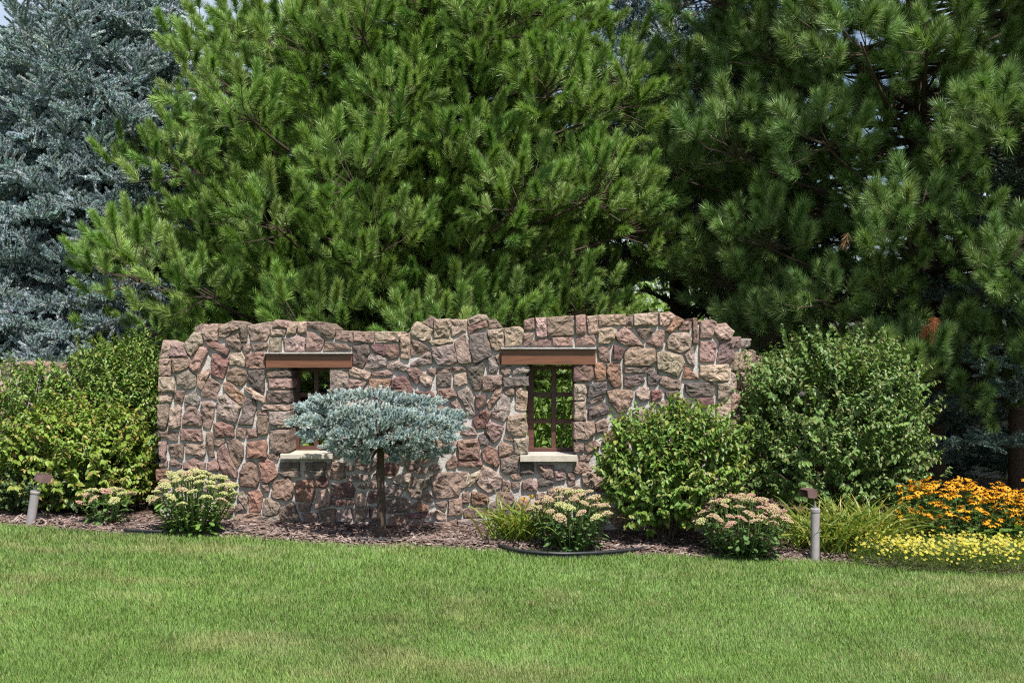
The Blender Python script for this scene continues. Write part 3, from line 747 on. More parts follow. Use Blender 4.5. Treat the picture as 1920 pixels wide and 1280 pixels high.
# ---------------------------------------------------------------- plant templates
def unit(v): return v / (np.linalg.norm(v, axis=-1, keepdims=True) + 1e-9)
def brush(n, L, nl, w, a0, a1, seed, tip=0.0, spread=1.0):
    """needle brush along +Z: n single-triangle needles on a shoot of length L"""
    r = rs(seed)
    V = np.zeros((n * 3, 3)); 
    s = r.uniform(0, 1, n) ** 0.8
    ang = np.radians(a0 + (a1 - a0) * s + r.normal(0, 7, n))
    th = r.uniform(0, 2 * math.pi, n)
    d = np.stack([np.sin(ang) * np.cos(th), np.sin(ang) * np.sin(th), np.cos(ang)], -1)
    b = np.stack([0 * s, 0 * s, s * L], -1)
    side = unit(np.cross(d, r.normal(size=(n, 3)))) * w / 2
    ln = nl * r.uniform(0.75, 1.1, n)[:, None]
    V[0::3] = b - side; V[1::3] = b + side; V[2::3] = b + d * ln
    T = np.arange(n * 3).reshape(-1, 3)
    vt = np.repeat(r.uniform(0.75, 1.25, (n, 1)), 3, 0) * np.ones((1, 3))
    vt[2::3] *= 1.35; vt[0::3] *= .82; vt[1::3] *= .82            # paler needle tips
    return V, T, vt
def leaf_tpl(fold=0.25, droop=0.25):
    """pointed oval leaf along +Z, 1 long, upper side towards +X"""
    V = np.array([(0, 0, 0), (0.02, 0.31, 0.33), (0.02, -0.31, 0.33), (-0.06, 0.0, 0.42), (-droop * 0.45, 0.25, 0.66), (-droop * 0.45, -0.25, 0.66), (-droop, 0, 1.0)])
    V[[1, 2, 4, 5], 0] += fold * 0.24
    T = np.array([(0, 3, 1), (0, 2, 3), (1, 3, 4), (2, 5, 3), (3, 6, 4), (3, 5, 6)])
    return V, T
LEAF = leaf_tpl()

def template(name, tpls, mat):
    """small meshes that a crown repeats thousands of times"""
    out = []
    for V, T, vt in tpls:
        out.append(bpy.data.objects.new(name, raw_mesh(name, V, T, vt, mat)))
    return out
PINE_T = template('needle_tuft', [brush(400, 0.22, 0.104, 0.0060, 60, 26, 100 + k) for k in range(4)], M_needle)
PINE_L = template('long_needle_tuft', [brush(360, 0.19, 0.138, 0.0056, 70, 28, 120 + k) for k in range(4)], M_needle)
SPR_T = template('spruce_shoot', [brush(150, 0.15, 0.033, 0.0095, 60, 25, 200 + k) for k in range(4)], M_spruce)
DWF_T = template('dwarf_spruce_shoot', [brush(120, 0.056, 0.026, 0.0062, 64, 22, 240 + k) for k in range(4)], M_spruce)
DEAD_T = template('dead_tuft', [brush(120, 0.16, 0.11, 0.0046, 60, 25, 140)], M_needle)

def scatter(parent, name, tpl, P, D, S, tint, r):
    """crown: one mesh of points, each carrying a tuft (geometry nodes)"""
    N = len(P)
    z = unit(np.asarray(D, float)); x = unit(np.cross(z, r.normal(size=(N, 3)))); y = np.cross(z, x)
    # rotation matrix columns x, y, z -> XYZ euler
    ey = np.arcsin(np.clip(-x[:, 2], -1, 1)); ex = np.arctan2(y[:, 2], z[:, 2]); ez = np.arctan2(x[:, 1], x[:, 0])
    rot = np.stack([ex, ey, ez], -1)
    org = np.array(parent.location)
    me = bpy.data.meshes.new(name)
    me.vertices.add(N); me.vertices.foreach_set('co', (np.asarray(P) - org).astype(np.float32).ravel())
    def att(nm, ty, data, f):
        a = me.attributes.new(nm, ty, 'POINT'); a.data.foreach_set(f, np.ascontiguousarray(data).ravel())
    att('rot', 'FLOAT_VECTOR', rot.astype(np.float32), 'vector')
    att('scl', 'FLOAT', np.broadcast_to(S, (N,)).astype(np.float32), 'value')
    att('itint', 'FLOAT_COLOR', np.hstack([tint, np.ones((N, 1))]).astype(np.float32), 'color')
    att('kindof', 'INT', r.randint(0, len(tpl), N).astype(np.int32), 'value')
    me.materials.append(tpl[0].data.materials[0])
    ng = bpy.data.node_groups.new(name + '_foliage', 'GeometryNodeTree')
    ng.interface.new_socket('Geometry', in_out='INPUT', socket_type='NodeSocketGeometry')
    ng.interface.new_socket('Geometry', in_out='OUTPUT', socket_type='NodeSocketGeometry')
    Nn, Ll = ng.nodes, ng.links
    gi, go = Nn.new('NodeGroupInput'), Nn.new('NodeGroupOutput')
    jn = Nn.new('GeometryNodeJoinGeometry')
    def named(nm, ty):
        n = Nn.new('GeometryNodeInputNamedAttribute'); n.data_type = ty; n.inputs['Name'].default_value = nm
        return n.outputs[0]
    rv, sv, kv = named('rot', 'FLOAT_VECTOR'), named('scl', 'FLOAT'), named('kindof', 'INT')
    for k, ob in enumerate(tpl):
        oi = Nn.new('GeometryNodeObjectInfo'); oi.inputs['Object'].default_value = ob
        cmp_ = Nn.new('FunctionNodeCompare'); cmp_.data_type = 'INT'; cmp_.operation = 'EQUAL'
        ins = [q for q in cmp_.inputs if q.type == 'INT']
        Ll.new(kv, ins[0]); ins[1].default_value = k
        ip = Nn.new('GeometryNodeInstanceOnPoints')
        Ll.new(gi.outputs[0], ip.inputs['Points']); Ll.new(cmp_.outputs[0], ip.inputs['Selection'])
        Ll.new(oi.outputs['Geometry'], ip.inputs['Instance'])
        Ll.new(rv, ip.inputs['Rotation']); Ll.new(sv, ip.inputs['Scale'])
        Ll.new(ip.outputs[0], jn.inputs[0])
    Ll.new(jn.outputs[0], go.inputs[0])
    o = link(name, me, parent, org)
    md = o.modifiers.new('foliage', 'NODES'); md.node_group = ng
    o['kind'] = 'stuff'
    return o

def spaced(cand, dmin):
    """thin candidate points to a minimum spacing"""
    cell = {}
    keep = []
    for i, p in enumerate(cand):
        k = tuple(np.floor(p / dmin).astype(int))
        ok = True
        for a in (-1, 0, 1):
            for b in (-1, 0, 1):
                for c in (-1, 0, 1):
                    for q in cell.get((k[0] + a, k[1] + b, k[2] + c), ()):
                        if ((q - p) ** 2).sum() < dmin * dmin: ok = False; break
                    if not ok: break
                if not ok: break
            if not ok: break
        if ok: cell.setdefault(k, []).append(p); keep.append(i)
    return np.array(keep, int)

def conifer(name, label, xy, H, rfun, z0, seed, kind, tint, tpl, gap=0.34, layers=((1.0, 1.0), (0.8, .8), (0.58, .6)), lobes=0.16, tw=1.0, trunk_r=0.17, zsee=6.4, back=0.35, group=None, thin=0.0, bough=0.95, bsize=1.0, lean=0.0):
    r = rs(seed)
    g0 = float(gz(np.array(xy[0])) + back_drop(np.array(xy[1])))
    e = empty(name, (xy[0], xy[1], g0), label, 'tree', group)
    zz = np.linspace(0, H, 12)
    wob = np.cumsum(r.normal(0, 0.03, (12, 2)), 0); wob[0] = 0; wob[:, 0] += lean * zz
    P = np.stack([xy[0] + wob[:, 0], xy[1] + wob[:, 1], g0 + zz - 0.05], -1)
    tr = MB(); tr.tube(P, trunk_r * (1 - zz / H) ** 0.8 + 0.015, 10)
    tr.build('trunk', M_bark, e, smooth=True)
    br = MB(); tp, td = [], []
    rmax = max(rfun(z) for z in zz)
    if kind == 'pine':
        n = 5000
        z = r.uniform(z0 + .2, H - .3, n); az = r.uniform(0, 2 * math.pi, n)
        rr = np.array([rfun(q) for q in z])
        k = (r.rand(n) < rr / rmax) & ((np.sin(az) < .3) | (r.rand(n) < back)) & ((z < zsee) | (r.rand(n) < .4))
        z, az, rr = z[k], az[k], rr[k]
        R_ = (rr - .42) * r.uniform(.84, 1.05, len(z)) * (1 + lobes * 1.5 * (fbm(az * 1.7 + seed, z * 1.25 + seed, seed, 3) - .5))
        tx, ty = np.interp(z, zz, P[:, 0]), np.interp(z, zz, P[:, 1])
        C = np.stack([tx + np.cos(az) * R_, ty + np.sin(az) * R_, g0 + z], -1)
        up = np.array((0, 0, 1.0))
        idx = spaced(C, bough)
        if thin: idx = idx[vnoise(az[idx] * 3.3 + 9, z[idx] * 1.9, seed + 8) > thin]
        for q in idx:
            a = np.array((math.cos(az[q]), math.sin(az[q]), 0)); sd = np.array((-a[1], a[0], 0))
            c = C[q]
            bs = r.uniform(.72, 1.25) * bsize * bough / .95
            s0 = np.array((tx[q], ty[q], g0 + max(1.65, z[q] - .16 * R_[q])))
            t = np.linspace(0, 1, 7)[:, None]
            Bz = (1 - t) ** 2 * s0 + 2 * t * (1 - t) * ((s0 + c) / 2 - up * .1 * R_[q]) + t * t * c
            br.tube(Bz, 0.034 * (1 - t[:, 0]) + .010, 5, cap=False)
            d = unit(r.normal(size=(260, 3)))
            fav = d @ unit(a * .7 + up * .7)
            d = d[fav > r.uniform(-.45, .05, 260)]
            loc = d[:, :1] * (a * .46 * bs) + d[:, 1:2] * (sd * .50 * bs) + d[:, 2:3] * (up * .48 * bs)
            # axes: 0 outward, 1 sideways, 2 up
            dirs = d[:, :1] * a + d[:, 1:2] * sd + d[:, 2:3] * up
            fv = dirs @ unit(a * .7 + up * .7)
            ok = fv > -.25
            loc, dirs = loc[ok] * r.uniform(.8, 1.08, ok.sum())[:, None], dirs[ok]
            for w in spaced(loc, .265 * tw):
                p = c + loc[w]
                A = unit(dirs[w] * .55 + up * .72 + a * .25 + r.normal(0, .15, 3))
                br.tube(np.array([c - a * r.uniform(.05, .4) - up * .03, c + loc[w] * .5 - up * .05, p]), [.008, .006, .004], 3, cap=False)
                b1 = unit(np.cross(A, r.normal(size=3))); b2 = np.cross(A, b1)
                tp.append(p); td.append(A)
                th0 = r.uniform(0, 6.28)
                for j in range(2 if r.rand() < .55 else 1):
                    o = b1 * math.cos(th0 + j * 2.09) + b2 * math.sin(th0 + j * 2.09)
                    tp.append(p - A * r.uniform(.10, .24) + o * .05); td.append(unit(A * .8 + o * r.uniform(.6, 1.0) + up * .2))
    for li, (shell, dn) in enumerate(layers):
        n = 9000
        z = r.uniform(z0, H - .15, n); az = r.uniform(0, 2 * math.pi, n)
        if kind == 'spruce': z = np.clip(np.round(z / .5) * .5 + .12 * np.sin(az * 3 + np.round(z / .5) * 2.1) + r.normal(0, .13, n), z0, H - .15)   # tiers
        rr = np.array([rfun(q) for q in z])
        k = r.rand(n) < rr / rmax
        fy = np.sin(az)
        k &= (fy < 0.25) | (r.rand(n) < back)
        k &= (z < zsee) | (r.rand(n) < .35)
        z, az, rr = z[k], az[k], rr[k]
        lob = 1 + lobes * 2 * (fbm(az * 1.7 + seed, z * 1.25 + seed, seed, 3) - .5) + lobes * .9 * (vnoise(az * 6 + seed, z * 3.1, seed + 3) - .5)
        R_ = rr * shell * lob * r.uniform(.86, 1.05, len(z))
        tx, ty = np.interp(z, zz, P[:, 0]), np.interp(z, zz, P[:, 1])
        C = np.stack([tx + np.cos(az) * R_, ty + np.sin(az) * R_, g0 + z], -1)
        i = spaced(C, gap / dn)
        if thin: i = i[vnoise(az[i] * 3.3 + 9, z[i] * 1.9, seed + 8) > thin]
        for q in i:
            a = np.array((math.cos(az[q]), math.sin(az[q]), 0)); sd = np.array((-a[1], a[0], 0)); up = np.array((0, 0, 1.0))
            c = C[q]; f = z[q] / H
            zb = max(1.6 if kind == 'pine' else .3, z[q] - (.12 if kind == 'pine' else -.10) * R_[q])
            s0 = np.array((tx[q], ty[q], g0 + zb))
            t = np.linspace(0, 1, 6)[:, None]
            mid = (s0 + c) / 2 + up * (-.08 if kind == 'pine' else .05) * R_[q]
            if li < 2 or r.rand() < .5:
                Bz = (1 - t) ** 2 * s0 + 2 * t * (1 - t) * mid + t * t * c
                if kind == 'pine': br.tube(Bz, 0.024 * (1 - t[:, 0]) + .006, 4, cap=False)
                elif li == 0 and r.rand() < .3: br.tube(Bz, 0.012 * (1 - t[:, 0]) + .004, 3, cap=False)
            if kind == 'pine':
                low = max(0, 1 - z[q] / 2.2)
                A = unit(a * (.75 + .5 * low - .3 * f) + up * (.72 - .45 * low) + r.normal(0, .16, 3))
                b1 = unit(np.cross(A, r.normal(size=3))); b2 = np.cross(A, b1)
                L = gap * r.uniform(1.05, 1.6)
                tp.append(c + A * L * .55); td.append(A + r.normal(0, .08, 3))
                br.tube(np.array([c, c + A * L * .6]), [.009, .005], 4, cap=False)
                for (s, nn, sp) in ((.34, 4, .62), (.0, 5, .95), (-.35, 3, 1.2)):
                    a0 = r.uniform(0, 6.28)
                    for j in range(nn):
                        th = a0 + j / nn * 6.283 + r.normal(0, .3)
                        o = b1 * math.cos(th) + b2 * math.sin(th)
                        if o @ a < -.55: continue
                        d = unit(A + o * sp + up * .25 + r.normal(0, .12, 3))
                        w = r.uniform(.06, .17) * (1.25 - s)
                        tp.append(c + A * L * s + o * w); td.append(d)
            else:
                A = unit(a * (1.0 - .5 * f) + up * (-.05 + .75 * f * f + r.normal(0, .24)) + sd * r.normal(0, .18))
                L = gap * r.uniform(1.1, 1.9)
                S = unit(np.cross(A, up)); U = np.cross(S, A)
                m = 7
                for j in range(m):
                    w = j / (m - 1)
                    b = c + A * L * (w - .45) - up * .05 * L * w
                    for sg in (-1, 1):
                        l2 = L * .62 * (1 - .72 * w)
                        d2 = unit(A * .75 + sg * S * .8 + U * r.normal(.05, .12))
                        k2 = max(1, int(l2 / .085))
                        for v in range(k2):
                            bb = b + d2 * l2 * (v / k2)
                            alt = 1 if v % 2 else -1
                            tp.append(bb); td.append(d2 + (0 if v == k2 - 1 else .55 * alt) * unit(np.cross(d2, U)) + U * r.uniform(.0, .5) + r.normal(0, .14, 3))
                    tp.append(b); td.append(A + U * r.uniform(.2, .7) + r.normal(0, .15, 3))
                if r.rand() < .5:           # shoots hanging below the spray
                    for j in range(4):
                        tp.append(c + A * L * r.uniform(-.3, .3) + S * r.normal(0, .1)); td.append(A * .5 - up * .8 + r.normal(0, .3, 3))
    br.build('branches', M_bark, e, kind='stuff')
    tp, td = np.array(tp), np.array(td)
    N = len(tp)
    tc = np.array(tint)[r.randint(0, len(tint), N)] * r.uniform(.82, 1.2, (N, 1)) * (1 + r.normal(0, .04, (N, 3)))
    scatter(e, 'crown', tpl, tp, td, tw * r.uniform(.82, 1.18, N), tc, r)
    print(name, 'tufts', N, 'branch tris', sum(len(x) for x in br.T))
    return e

GREEN = [(0.165, 0.265, 0.055), (0.19, 0.295, 0.066), (0.14, 0.24, 0.054), (0.215, 0.315, 0.085)]
GREEN2 = [(0.15, 0.24, 0.07), (0.17, 0.26, 0.08), (0.13, 0.215, 0.065)]
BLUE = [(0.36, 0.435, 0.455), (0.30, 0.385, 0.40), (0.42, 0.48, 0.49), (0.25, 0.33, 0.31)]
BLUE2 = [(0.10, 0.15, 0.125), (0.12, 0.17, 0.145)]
def prof(zs, rsd): return lambda z: float(np.interp(z, zs, rsd))
conifer('pine_tree', 'broad bright green pine filling the middle directly behind the stone wall', (-2.05, 14.1), 8.8,
        prof([.5, 1.5, 2.8, 4.2, 4.8, 5.4, 7.0, 8.8], [2.8, 3.35, 3.6, 3.45, 2.85, 2.3, 1.5, .2]), 1.25, 31, 'pine', GREEN, PINE_T, gap=.50, layers=((.62, 1.1), (.48, 1.2), (.34, 1.2), (.2, 1.0)), lobes=.24, bough=.88, bsize=1.05, lean=.2)
conifer('pine_tree', 'airier long-needled dark green pine at right with sky gaps', ((1745 - 960) * 13.4 / F, 13.4), 11.0,
        prof([.5, 1.5, 2.5, 4, 6, 8, 11], [1.9, 2.5, 3.0, 3.2, 3.15, 2.4, .2]), 1.3, 47, 'pine', GREEN2, PINE_L, gap=.55, layers=((.62, .95), (.40, .8)), thin=.06, lobes=.24, bough=.84, bsize=1.08)
rp = bpy.data.objects['pine_tree.001']
dr = rs(9)
dc = np.array([px(1752, 606, 11.4) + dr.normal(0, .035, 3) for _ in range(5)] + [px(1590, 436, 11.3)])
scatter(rp, 'dead_needles', DEAD_T, dc, np.array([(-.3, -.4, -.6)] * 6) + dr.normal(0, .4, (6, 3)), .8, np.array([(.34, .125, .05)] * 5 + [(.28, .17, .08)]), dr)
conifer('spruce_tree', 'tall blue spruce at far left whose outline meets the sky', (-5.35, 15.2), 8.3, lambda z: 0.35 * (8.3 - z) + 0.05, 0.3, 53, 'spruce', BLUE, SPR_T, gap=.36,
        layers=((1.0, 1.05), (.86, 1.1), (.70, 1.15), (.52, 1.15), (.32, 1.1)), tw=1.12, zsee=8.0, lobes=.15)
conifer('spruce_tree', 'blue spruce showing high up in the gap between the two pines', (2.55, 17.2), 10.5, lambda z: 0.27 * (10.5 - z) + 0.1, 3.0, 59, 'spruce', BLUE, SPR_T, gap=.44,
        layers=((1.0, 1.0), (.78, 1.0), (.55, 1.0), (.3, .9)), tw=1.25, zsee=9.5, back=.2)
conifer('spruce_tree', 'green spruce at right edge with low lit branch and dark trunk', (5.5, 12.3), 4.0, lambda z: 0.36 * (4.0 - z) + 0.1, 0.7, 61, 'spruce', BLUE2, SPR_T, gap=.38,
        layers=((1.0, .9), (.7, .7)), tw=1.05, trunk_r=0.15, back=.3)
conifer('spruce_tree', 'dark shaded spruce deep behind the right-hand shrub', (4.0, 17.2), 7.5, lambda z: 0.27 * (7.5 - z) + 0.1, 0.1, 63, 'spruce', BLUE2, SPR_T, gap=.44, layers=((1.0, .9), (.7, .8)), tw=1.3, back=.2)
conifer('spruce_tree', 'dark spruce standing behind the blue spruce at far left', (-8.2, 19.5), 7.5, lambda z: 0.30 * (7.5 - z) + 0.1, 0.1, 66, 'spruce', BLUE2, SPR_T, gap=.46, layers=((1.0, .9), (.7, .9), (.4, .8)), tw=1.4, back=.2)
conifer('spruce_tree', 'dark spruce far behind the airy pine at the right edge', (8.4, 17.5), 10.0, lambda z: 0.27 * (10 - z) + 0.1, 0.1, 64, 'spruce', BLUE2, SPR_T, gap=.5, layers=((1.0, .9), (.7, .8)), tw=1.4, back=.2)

# ---------------------------------------------------------------- far trees and house behind
def leafy_tree(label, xy, H, cr_r, seed, tint, n=5200, leaf=0.16):
    r = rs(seed)
    g0 = float(gz(np.array(xy[0])) + back_drop(np.array(xy[1])))
    e = empty('leafy_tree', (xy[0], xy[1], g0), label, 'tree', 'leafy trees far behind the conifers')
    tb = MB(); zz = np.linspace(0, H * .8, 8)
    tb.tube(np.stack([xy[0] + 0.1 * np.sin(zz), xy[1] + 0 * zz, g0 + zz], -1), 0.2 * (1 - zz / H), 8)
    for k in range(9):
        a = r.uniform(0, 6.28); z = r.uniform(.25, .7) * H
        t = np.linspace(0, 1, 5)[:, None]
        tb.tube(np.array((xy[0], xy[1], g0 + z)) + t * np.array((math.cos(a), math.sin(a), .6)) * cr_r * .7, 0.06 * (1 - t[:, 0]) + .01, 5)
    tb.build('trunk', M_bark, e, smooth=True)
    nc = 60
    c = r.normal(size=(nc, 3)); c = unit(c) * (r.uniform(.3, 1, (nc, 1)) ** .5) * (cr_r, cr_r, H * .45) + (xy[0], xy[1], g0 + H * .52)
    P = c[r.randint(0, nc, n)] + r.normal(0, 0.26 * cr_r * .8, (n, 3))
    D = r.normal(size=(n, 3)) + (0, -.2, -.3)
    tc = np.array(tint)[r.randint(0, len(tint), n)] * r.uniform(.75, 1.25, (n, 1))
    m = MB(); m.inst(*LEAF, D, P, leaf * r.uniform(.7, 1.2, n), tc, rng=r)
    m.build('crown', M_leaf, e, kind='stuff')
LG = [(0.15, 0.24, 0.04), (0.18, 0.27, 0.05), (0.12, 0.2, 0.04)]
leafy_tree('sunlit leafy tree far behind seen through the left window', (-4.7, 27.0), 5.4, 2.6, 71, LG, 9000)
leafy_tree('sunlit leafy tree far behind seen between the pine trunks', (3.6, 23.0), 5.0, 2.4, 72, LG)
leafy_tree('sunlit leafy tree far behind seen through the right window', (1.2, 27.0), 5.4, 2.6, 73, LG, 9000)
leafy_tree('distant leafy tree at far left behind the blue spruce', (-9.0, 24.0), 6.0, 3.0, 74, LG)
leafy_tree('distant leafy tree behind the airy pine at far right', (9.5, 25.0), 5.0, 2.6, 75, LG)

hx0, hx1, hY = 5.2, 12.5, 20.5
hz0 = -1.75
house = empty('house', ((hx0 + hx1) / 2, hY, hz0), 'pale lap-sided house glimpsed low behind the right-hand conifers', 'house')
mb = MB(); mb.box((hx0 + .02, hY + .03, hz0), (hx1 - .02, hY + 6, 0.62)); mb.build('wall', M_siding, house)
zz = hz0 + 0.25; 
while zz < 0.55:
    mb = MB(); y0 = hY
    V = [(hx0, y0 - .022, zz), (hx1, y0 - .022, zz), (hx1, y0 + .012, zz + .165), (hx0, y0 + .012, zz + .165), (hx0, y0 + .028, zz), (hx1, y0 + .028, zz), (hx1, y0 + .028, zz + .165), (hx0, y0 + .028, zz + .165)]
    mb.add(V, [(0, 1, 2), (0, 2, 3), (4, 6, 5), (4, 7, 6), (0, 5, 1), (0, 4, 5), (3, 2, 6), (3, 6, 7), (0, 3, 7), (0, 7, 4), (1, 5, 6), (1, 6, 2)])
    mb.build('siding_board', M_siding, house)
    zz += 0.168
mb = MB()
mb.add([(hx0 - .4, hY - .5, .55), (hx1 + .4, hY - .5, .55), (hx1 + .4, hY + 3, 2.0), (hx0 - .4, hY + 3, 2.0), (hx0 - .4, hY + 6.5, .55), (hx1 + .4, hY + 6.5, .55), (hx0 - .4, hY - .5, .45), (hx1 + .4, hY - .5, .45), (hx0 - .4, hY + 6.5, .45), (hx1 + .4, hY + 6.5, .45)],
       [(0, 1, 2), (0, 2, 3), (3, 2, 5), (3, 5, 4), (6, 7, 1), (6, 1, 0), (6, 8, 9), (6, 9, 7), (0, 3, 4), (1, 5, 2), (0, 4, 8), (0, 8, 6), (1, 9, 5), (1, 7, 9), (4, 5, 9), (4, 9, 8)])
mb.build('roof', M_shingle, house)

# ---------------------------------------------------------------- shrubs
def shrub(name, label, cpx, cpy, Y, w, h, dep, seed, tint, sprays=620, leaf=0.05, base=None, young=(0.22, 0.26, 0.06), group=None, cat='shrub', stems=12, yfrac=0.14):
    r = rs(seed)
    c = px(cpx, cpy, Y)
    rx, rz = w / 2 * Y / F, h / 2 * Y / F
    bx_ = c[0] if base is None else base
    bz = bed_z(bx_, Y)
    e = empty(name, (bx_, Y, bz), label, cat, group)
    lump = r.normal(size=(26, 3)); lump = unit(lump); la = r.uniform(-.24, .22, 26)
    d = unit(r.normal(size=(sprays, 3)))
    rad = r.uniform(0.0, 1, sprays) ** 0.33
    rad = np.where(r.rand(sprays) < .62, r.uniform(.82, 1.0, sprays), rad)
    far = r.rand(sprays) < .12; rad = np.where(far, r.uniform(1.0, 1.18, sprays), rad)
    bump = 1 + (np.clip(d @ lump.T, 0.6, 1) - 0.6) @ la * 1.3
    pw = np.where(d[:, 2] < 0, 3.4, 2.3)
    sq = (np.abs(d[:, 0]) ** pw + np.abs(d[:, 1]) ** pw + np.abs(d[:, 2]) ** pw) ** (-1 / pw)      # fuller than an ellipsoid below
    P0 = c + d * (sq * rad * bump)[:, None] * (rx, dep, rz) * 0.91
    low = P0[:, 2] < bz + 0.10
    P0[low, 2] = bz + .1 + r.uniform(0, .25, low.sum())
    tips = P0
    out = unit((P0 - (bx_, Y, bz + 0.25 * (c[2] - bz))) )
    sd = unit(out * 0.9 + (0, 0, .18) + r.normal(0, .33, (sprays, 3)))
    LV, LD, LT, LR, LS = [], [], [], [], []
    br = MB()
    for k in range(stems):
        tp = tips[r.randint(0, sprays)]
        b0 = np.array((bx_ + r.normal(0, .05), Y + r.normal(0, .05), bz - .02))
        mid = (b0 + tp) / 2 + np.array((0, 0, .12))
        t = np.linspace(0, 1, 6)[:, None]
        br.tube((1 - t) ** 2 * b0 + 2 * t * (1 - t) * mid + t * t * tp, 0.011 * (1 - t[:, 0]) + .003, 5, cap=False)
    tcol = np.array(tint)
    up = np.array((0, 0, 1.0))
    for k in range(sprays):
        L = r.uniform(.10, .22) * (w / 330 * .3 + .7)
        n = r.randint(5, 9)
        tw = P0[k] + sd[k] * (np.linspace(-.6, .5, n) * L)[:, None] - up * (np.linspace(0, 1, n) ** 2 * .12 * L)[:, None]
        sv = unit(np.cross(sd[k], up) + r.normal(0, .2, 3))
        tc = tcol[r.randint(0, len(tcol))] * r.uniform(.82, 1.2)
        br.tube(tw[[0, n // 2, n - 1]], [.003, .0025, .0015], 3, c=(.8, .8, .6), cap=False)
        for s in (-1, 1):
            LV.append(tw + r.normal(0, .004, (n, 3)))
            dd = unit(s * sv * 0.75 + sd[k] * r.uniform(.3, .7) - up * r.uniform(.35, 1.0, (n, 1)) + r.normal(0, .25, (n, 3)))
            LD.append(dd)
            LR.append(np.tile(up * .8 + out[k] * .7 + r.normal(0, .2, 3), (n, 1)))
            t_ = np.tile(tc, (n, 1)) * r.uniform(.85, 1.18, (n, 1))
            m = r.rand(n) < yfrac * (1 + (np.linspace(0, 1, n) > .7) * 1.5)
            t_[m] = np.array(young) * r.uniform(.8, 1.15, (m.sum(), 1))
            LT.append(t_)
            LS.append(leaf * r.uniform(.7, 1.15, n) * np.linspace(1.08, .75, n))
    LV, LD, LT, LR, LS = map(np.concatenate, (LV, LD, LT, LR, LS))
    keep = LV[:, 2] > bz + .02
    if e.location[1] < WY: keep &= LV[:, 1] < WY - 0.04
    m = MB(); m.inst(LEAF[0], LEAF[1], LD[keep], LV[keep], LS[keep], LT[keep], roll=LR[keep])
    br.build('stems', M_bark, e, kind='stuff')
    m.build('foliage', M_leaf, e, kind='stuff')
    print(name, keep.sum(), 'leaves')
    return e
YG = [(0.165, 0.25, 0.032), (0.195, 0.28, 0.04), (0.14, 0.22, 0.03)]
MG = [(0.122, 0.215, 0.036), (0.148, 0.245, 0.042), (0.10, 0.182, 0.034)]
DG = [(0.118, 0.200, 0.050), (0.14, 0.225, 0.056), (0.10, 0.175, 0.046)]
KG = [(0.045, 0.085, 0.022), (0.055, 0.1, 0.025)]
shrub('leafy_shrub', 'yellow-green leafy shrub with orange-tinged tips behind the leaning lamp post', 150, 848, 10.4, 310, 240, .60, 81, YG, 800, .058, young=(0.32, 0.25, 0.07), yfrac=.10)
shrub('leafy_shrub', 'fresh green shrub rising against the left end of the wall', 205, 740, 11.1, 225, 215, .50, 82, MG, 620, .05)
shrub('leafy_shrub', 'mid green shrub cut by the left picture edge below the low wall', 30, 780, 10.7, 240, 225, .6, 83, MG, 560, .05)
shrub('leafy_shrub', 'shaded dark green shrub tucked under the pine beside the wall top', 262, 690, 11.6, 190, 150, .5, 84, MG, 300, .05)
shrub('leafy_shrub', 'rounded green shrub in front of the wall right of the window', 1257, 860, 9.55, 300, 245, .50, 85, MG, 780, .058, young=(0.24, 0.26, 0.06), yfrac=.14, base=px(1240, 0, 9.55)[0])
shrub('leafy_shrub', 'largest shrub, dusty dark green, at the right end of the wall', 1562, 790, 10.5, 385, 325, .80, 86, DG, 1700, .056, young=(0.19, 0.21, 0.07), yfrac=.10, base=px(1560, 0, 10.5)[0], stems=18)
shrub('low_shrub', 'low dark green shrub in shade around the leaning lamp post', 60, 925, 10.15, 230, 95, .35, 87, KG, 190, .055, yfrac=.03)

